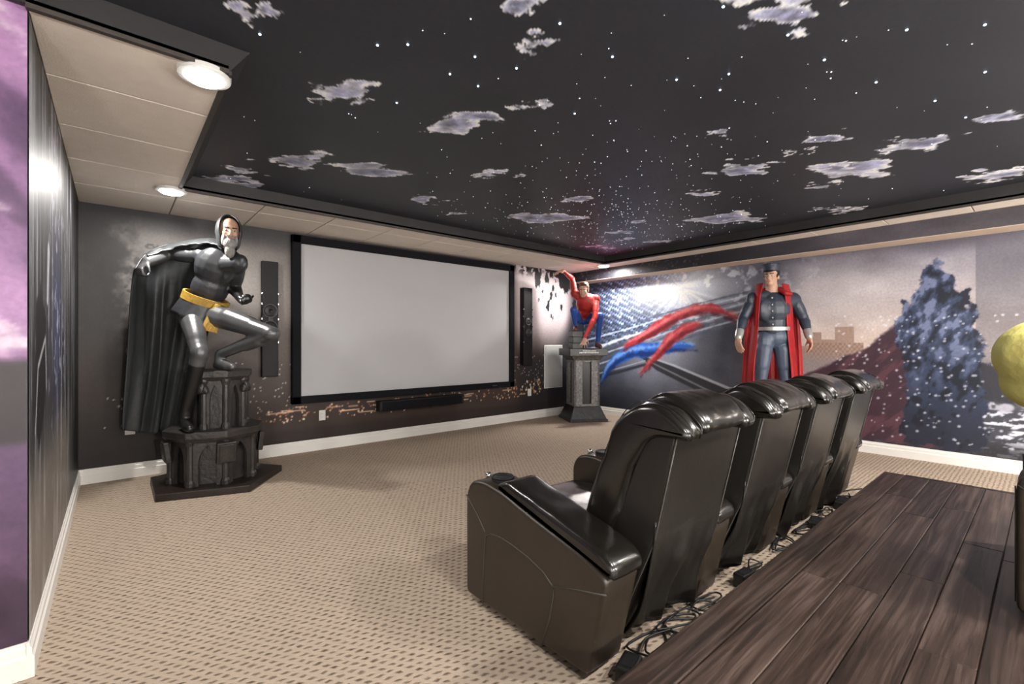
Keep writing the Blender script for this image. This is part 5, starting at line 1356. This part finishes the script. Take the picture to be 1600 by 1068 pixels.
rows = [[cr(1178, 464, D3 + 0.10), cr(1192, 457, D3 + 0.10), cr(1206, 456, D3 + 0.11), cr(1222, 457, D3 + 0.10), cr(1238, 464, D3 + 0.10)],
        [cr(1168, 500, D3 + 0.16), cr(1188, 500, D3 + 0.21), cr(1208, 500, D3 + 0.22), cr(1228, 500, D3 + 0.21), cr(1248, 500, D3 + 0.13)],
        [cr(1163, 575, D3 + 0.17), cr(1186, 575, D3 + 0.23), cr(1209, 575, D3 + 0.25), cr(1232, 575, D3 + 0.23), cr(1254, 575, D3 + 0.13)],
        [cr(1160, 655, D3 + 0.17), cr(1184, 657, D3 + 0.23), cr(1209, 658, D3 + 0.25), cr(1234, 657, D3 + 0.23), cr(1257, 652, D3 + 0.13)]]
cloth('coat_back', rows, M['crimson'], st3, (0.022, 6, 0.010, 13), 80, 50, 0.010, 1.0, 0.7)
cl = MB(); 
for sd in (-1, 1):
    cl.tube(cat([P(0.075 * sd, -0.06, -0.145), P(0.12 * sd, -0.0, -0.175), P(0.155 * sd, 0.02, -0.20), P(0.19 * sd, -0.03, -0.205)]), 0.034, 10, 0.022)
cl.build('coat_collar', M['crimson'], st3, smooth=True)
X_ = Vector((0.76, -0.65, 0))
for sd in (-1, 1):      # open front edges of the sleeveless coat, hanging beside the torso
    pts = [(0.105, 0.10, 1.86), (0.135, 0.165, 1.72), (0.150, 0.165, 1.55), (0.158, 0.150, 1.38), (0.175, 0.160, 1.20), (0.200, 0.165, 0.95), (0.215, 0.16, 0.72)]
    rws = []
    for ox, fy, z in pts:
        c0 = Vector((Pp.x, Pp.y, z)); i_ = c0 + X_ * ox * sd + toC * fy; o_ = c0 + X_ * (ox + 0.075) * sd + toC * (fy - 0.12)
        rws.append([i_, i_.lerp(o_, 0.5) + toC * 0.02, o_])
    cloth('coat_front', rws, M['crimson'], st3, (0.004, 2, 0.002, 5), 14, 40, 0.010, 1.0 + sd)
for k in range(5):
    MB().ell(Pp.lerp(Cc, 0.45 + 0.24 * k) + toC * (0.128 + 0.006 * min(k, 2)), X_ * 0.010, toC * 0.008, Vector((0, 0, 0.010))).build('button', M['silver'], st3, smooth=True)

# --- rounded plush on the riser recliner, only its front shows at the right edge
pc = Vector((2.55, -0.035, 1.15))
plush = thing('plush_figure', 'blurred yellow-green rounded plush head poking in at the right edge', 'plush toy', (2.55, -0.15, 0.66))
fg = Fig()
fg.ell(pc, Vector((0.21, 0, 0)), Vector((0, 0.19, 0.0)), Vector((0, 0.0, 0.15)), 'p'); fg.ell(pc + Vector((0.03, 0.02, -0.10)), Vector((0.16, 0, 0)), Vector((0, 0.15, 0)), Vector((0, 0, 0.11)), 'p')
fg.cap(pc + Vector((0, -0.10, -0.08)), Vector((2.55, -0.24, 0.80)), 0.13, 0.16, 'p')
for sx in (-1, 1): fg.cap(Vector((2.55 + 0.10 * sx, -0.22, 0.77)), Vector((2.55 + 0.12 * sx, -0.02, 0.74)), 0.065, 0.055, 'p')
fg.finish('stuffed_body', {'p': M['plush']}, plush, 0.014, 8)
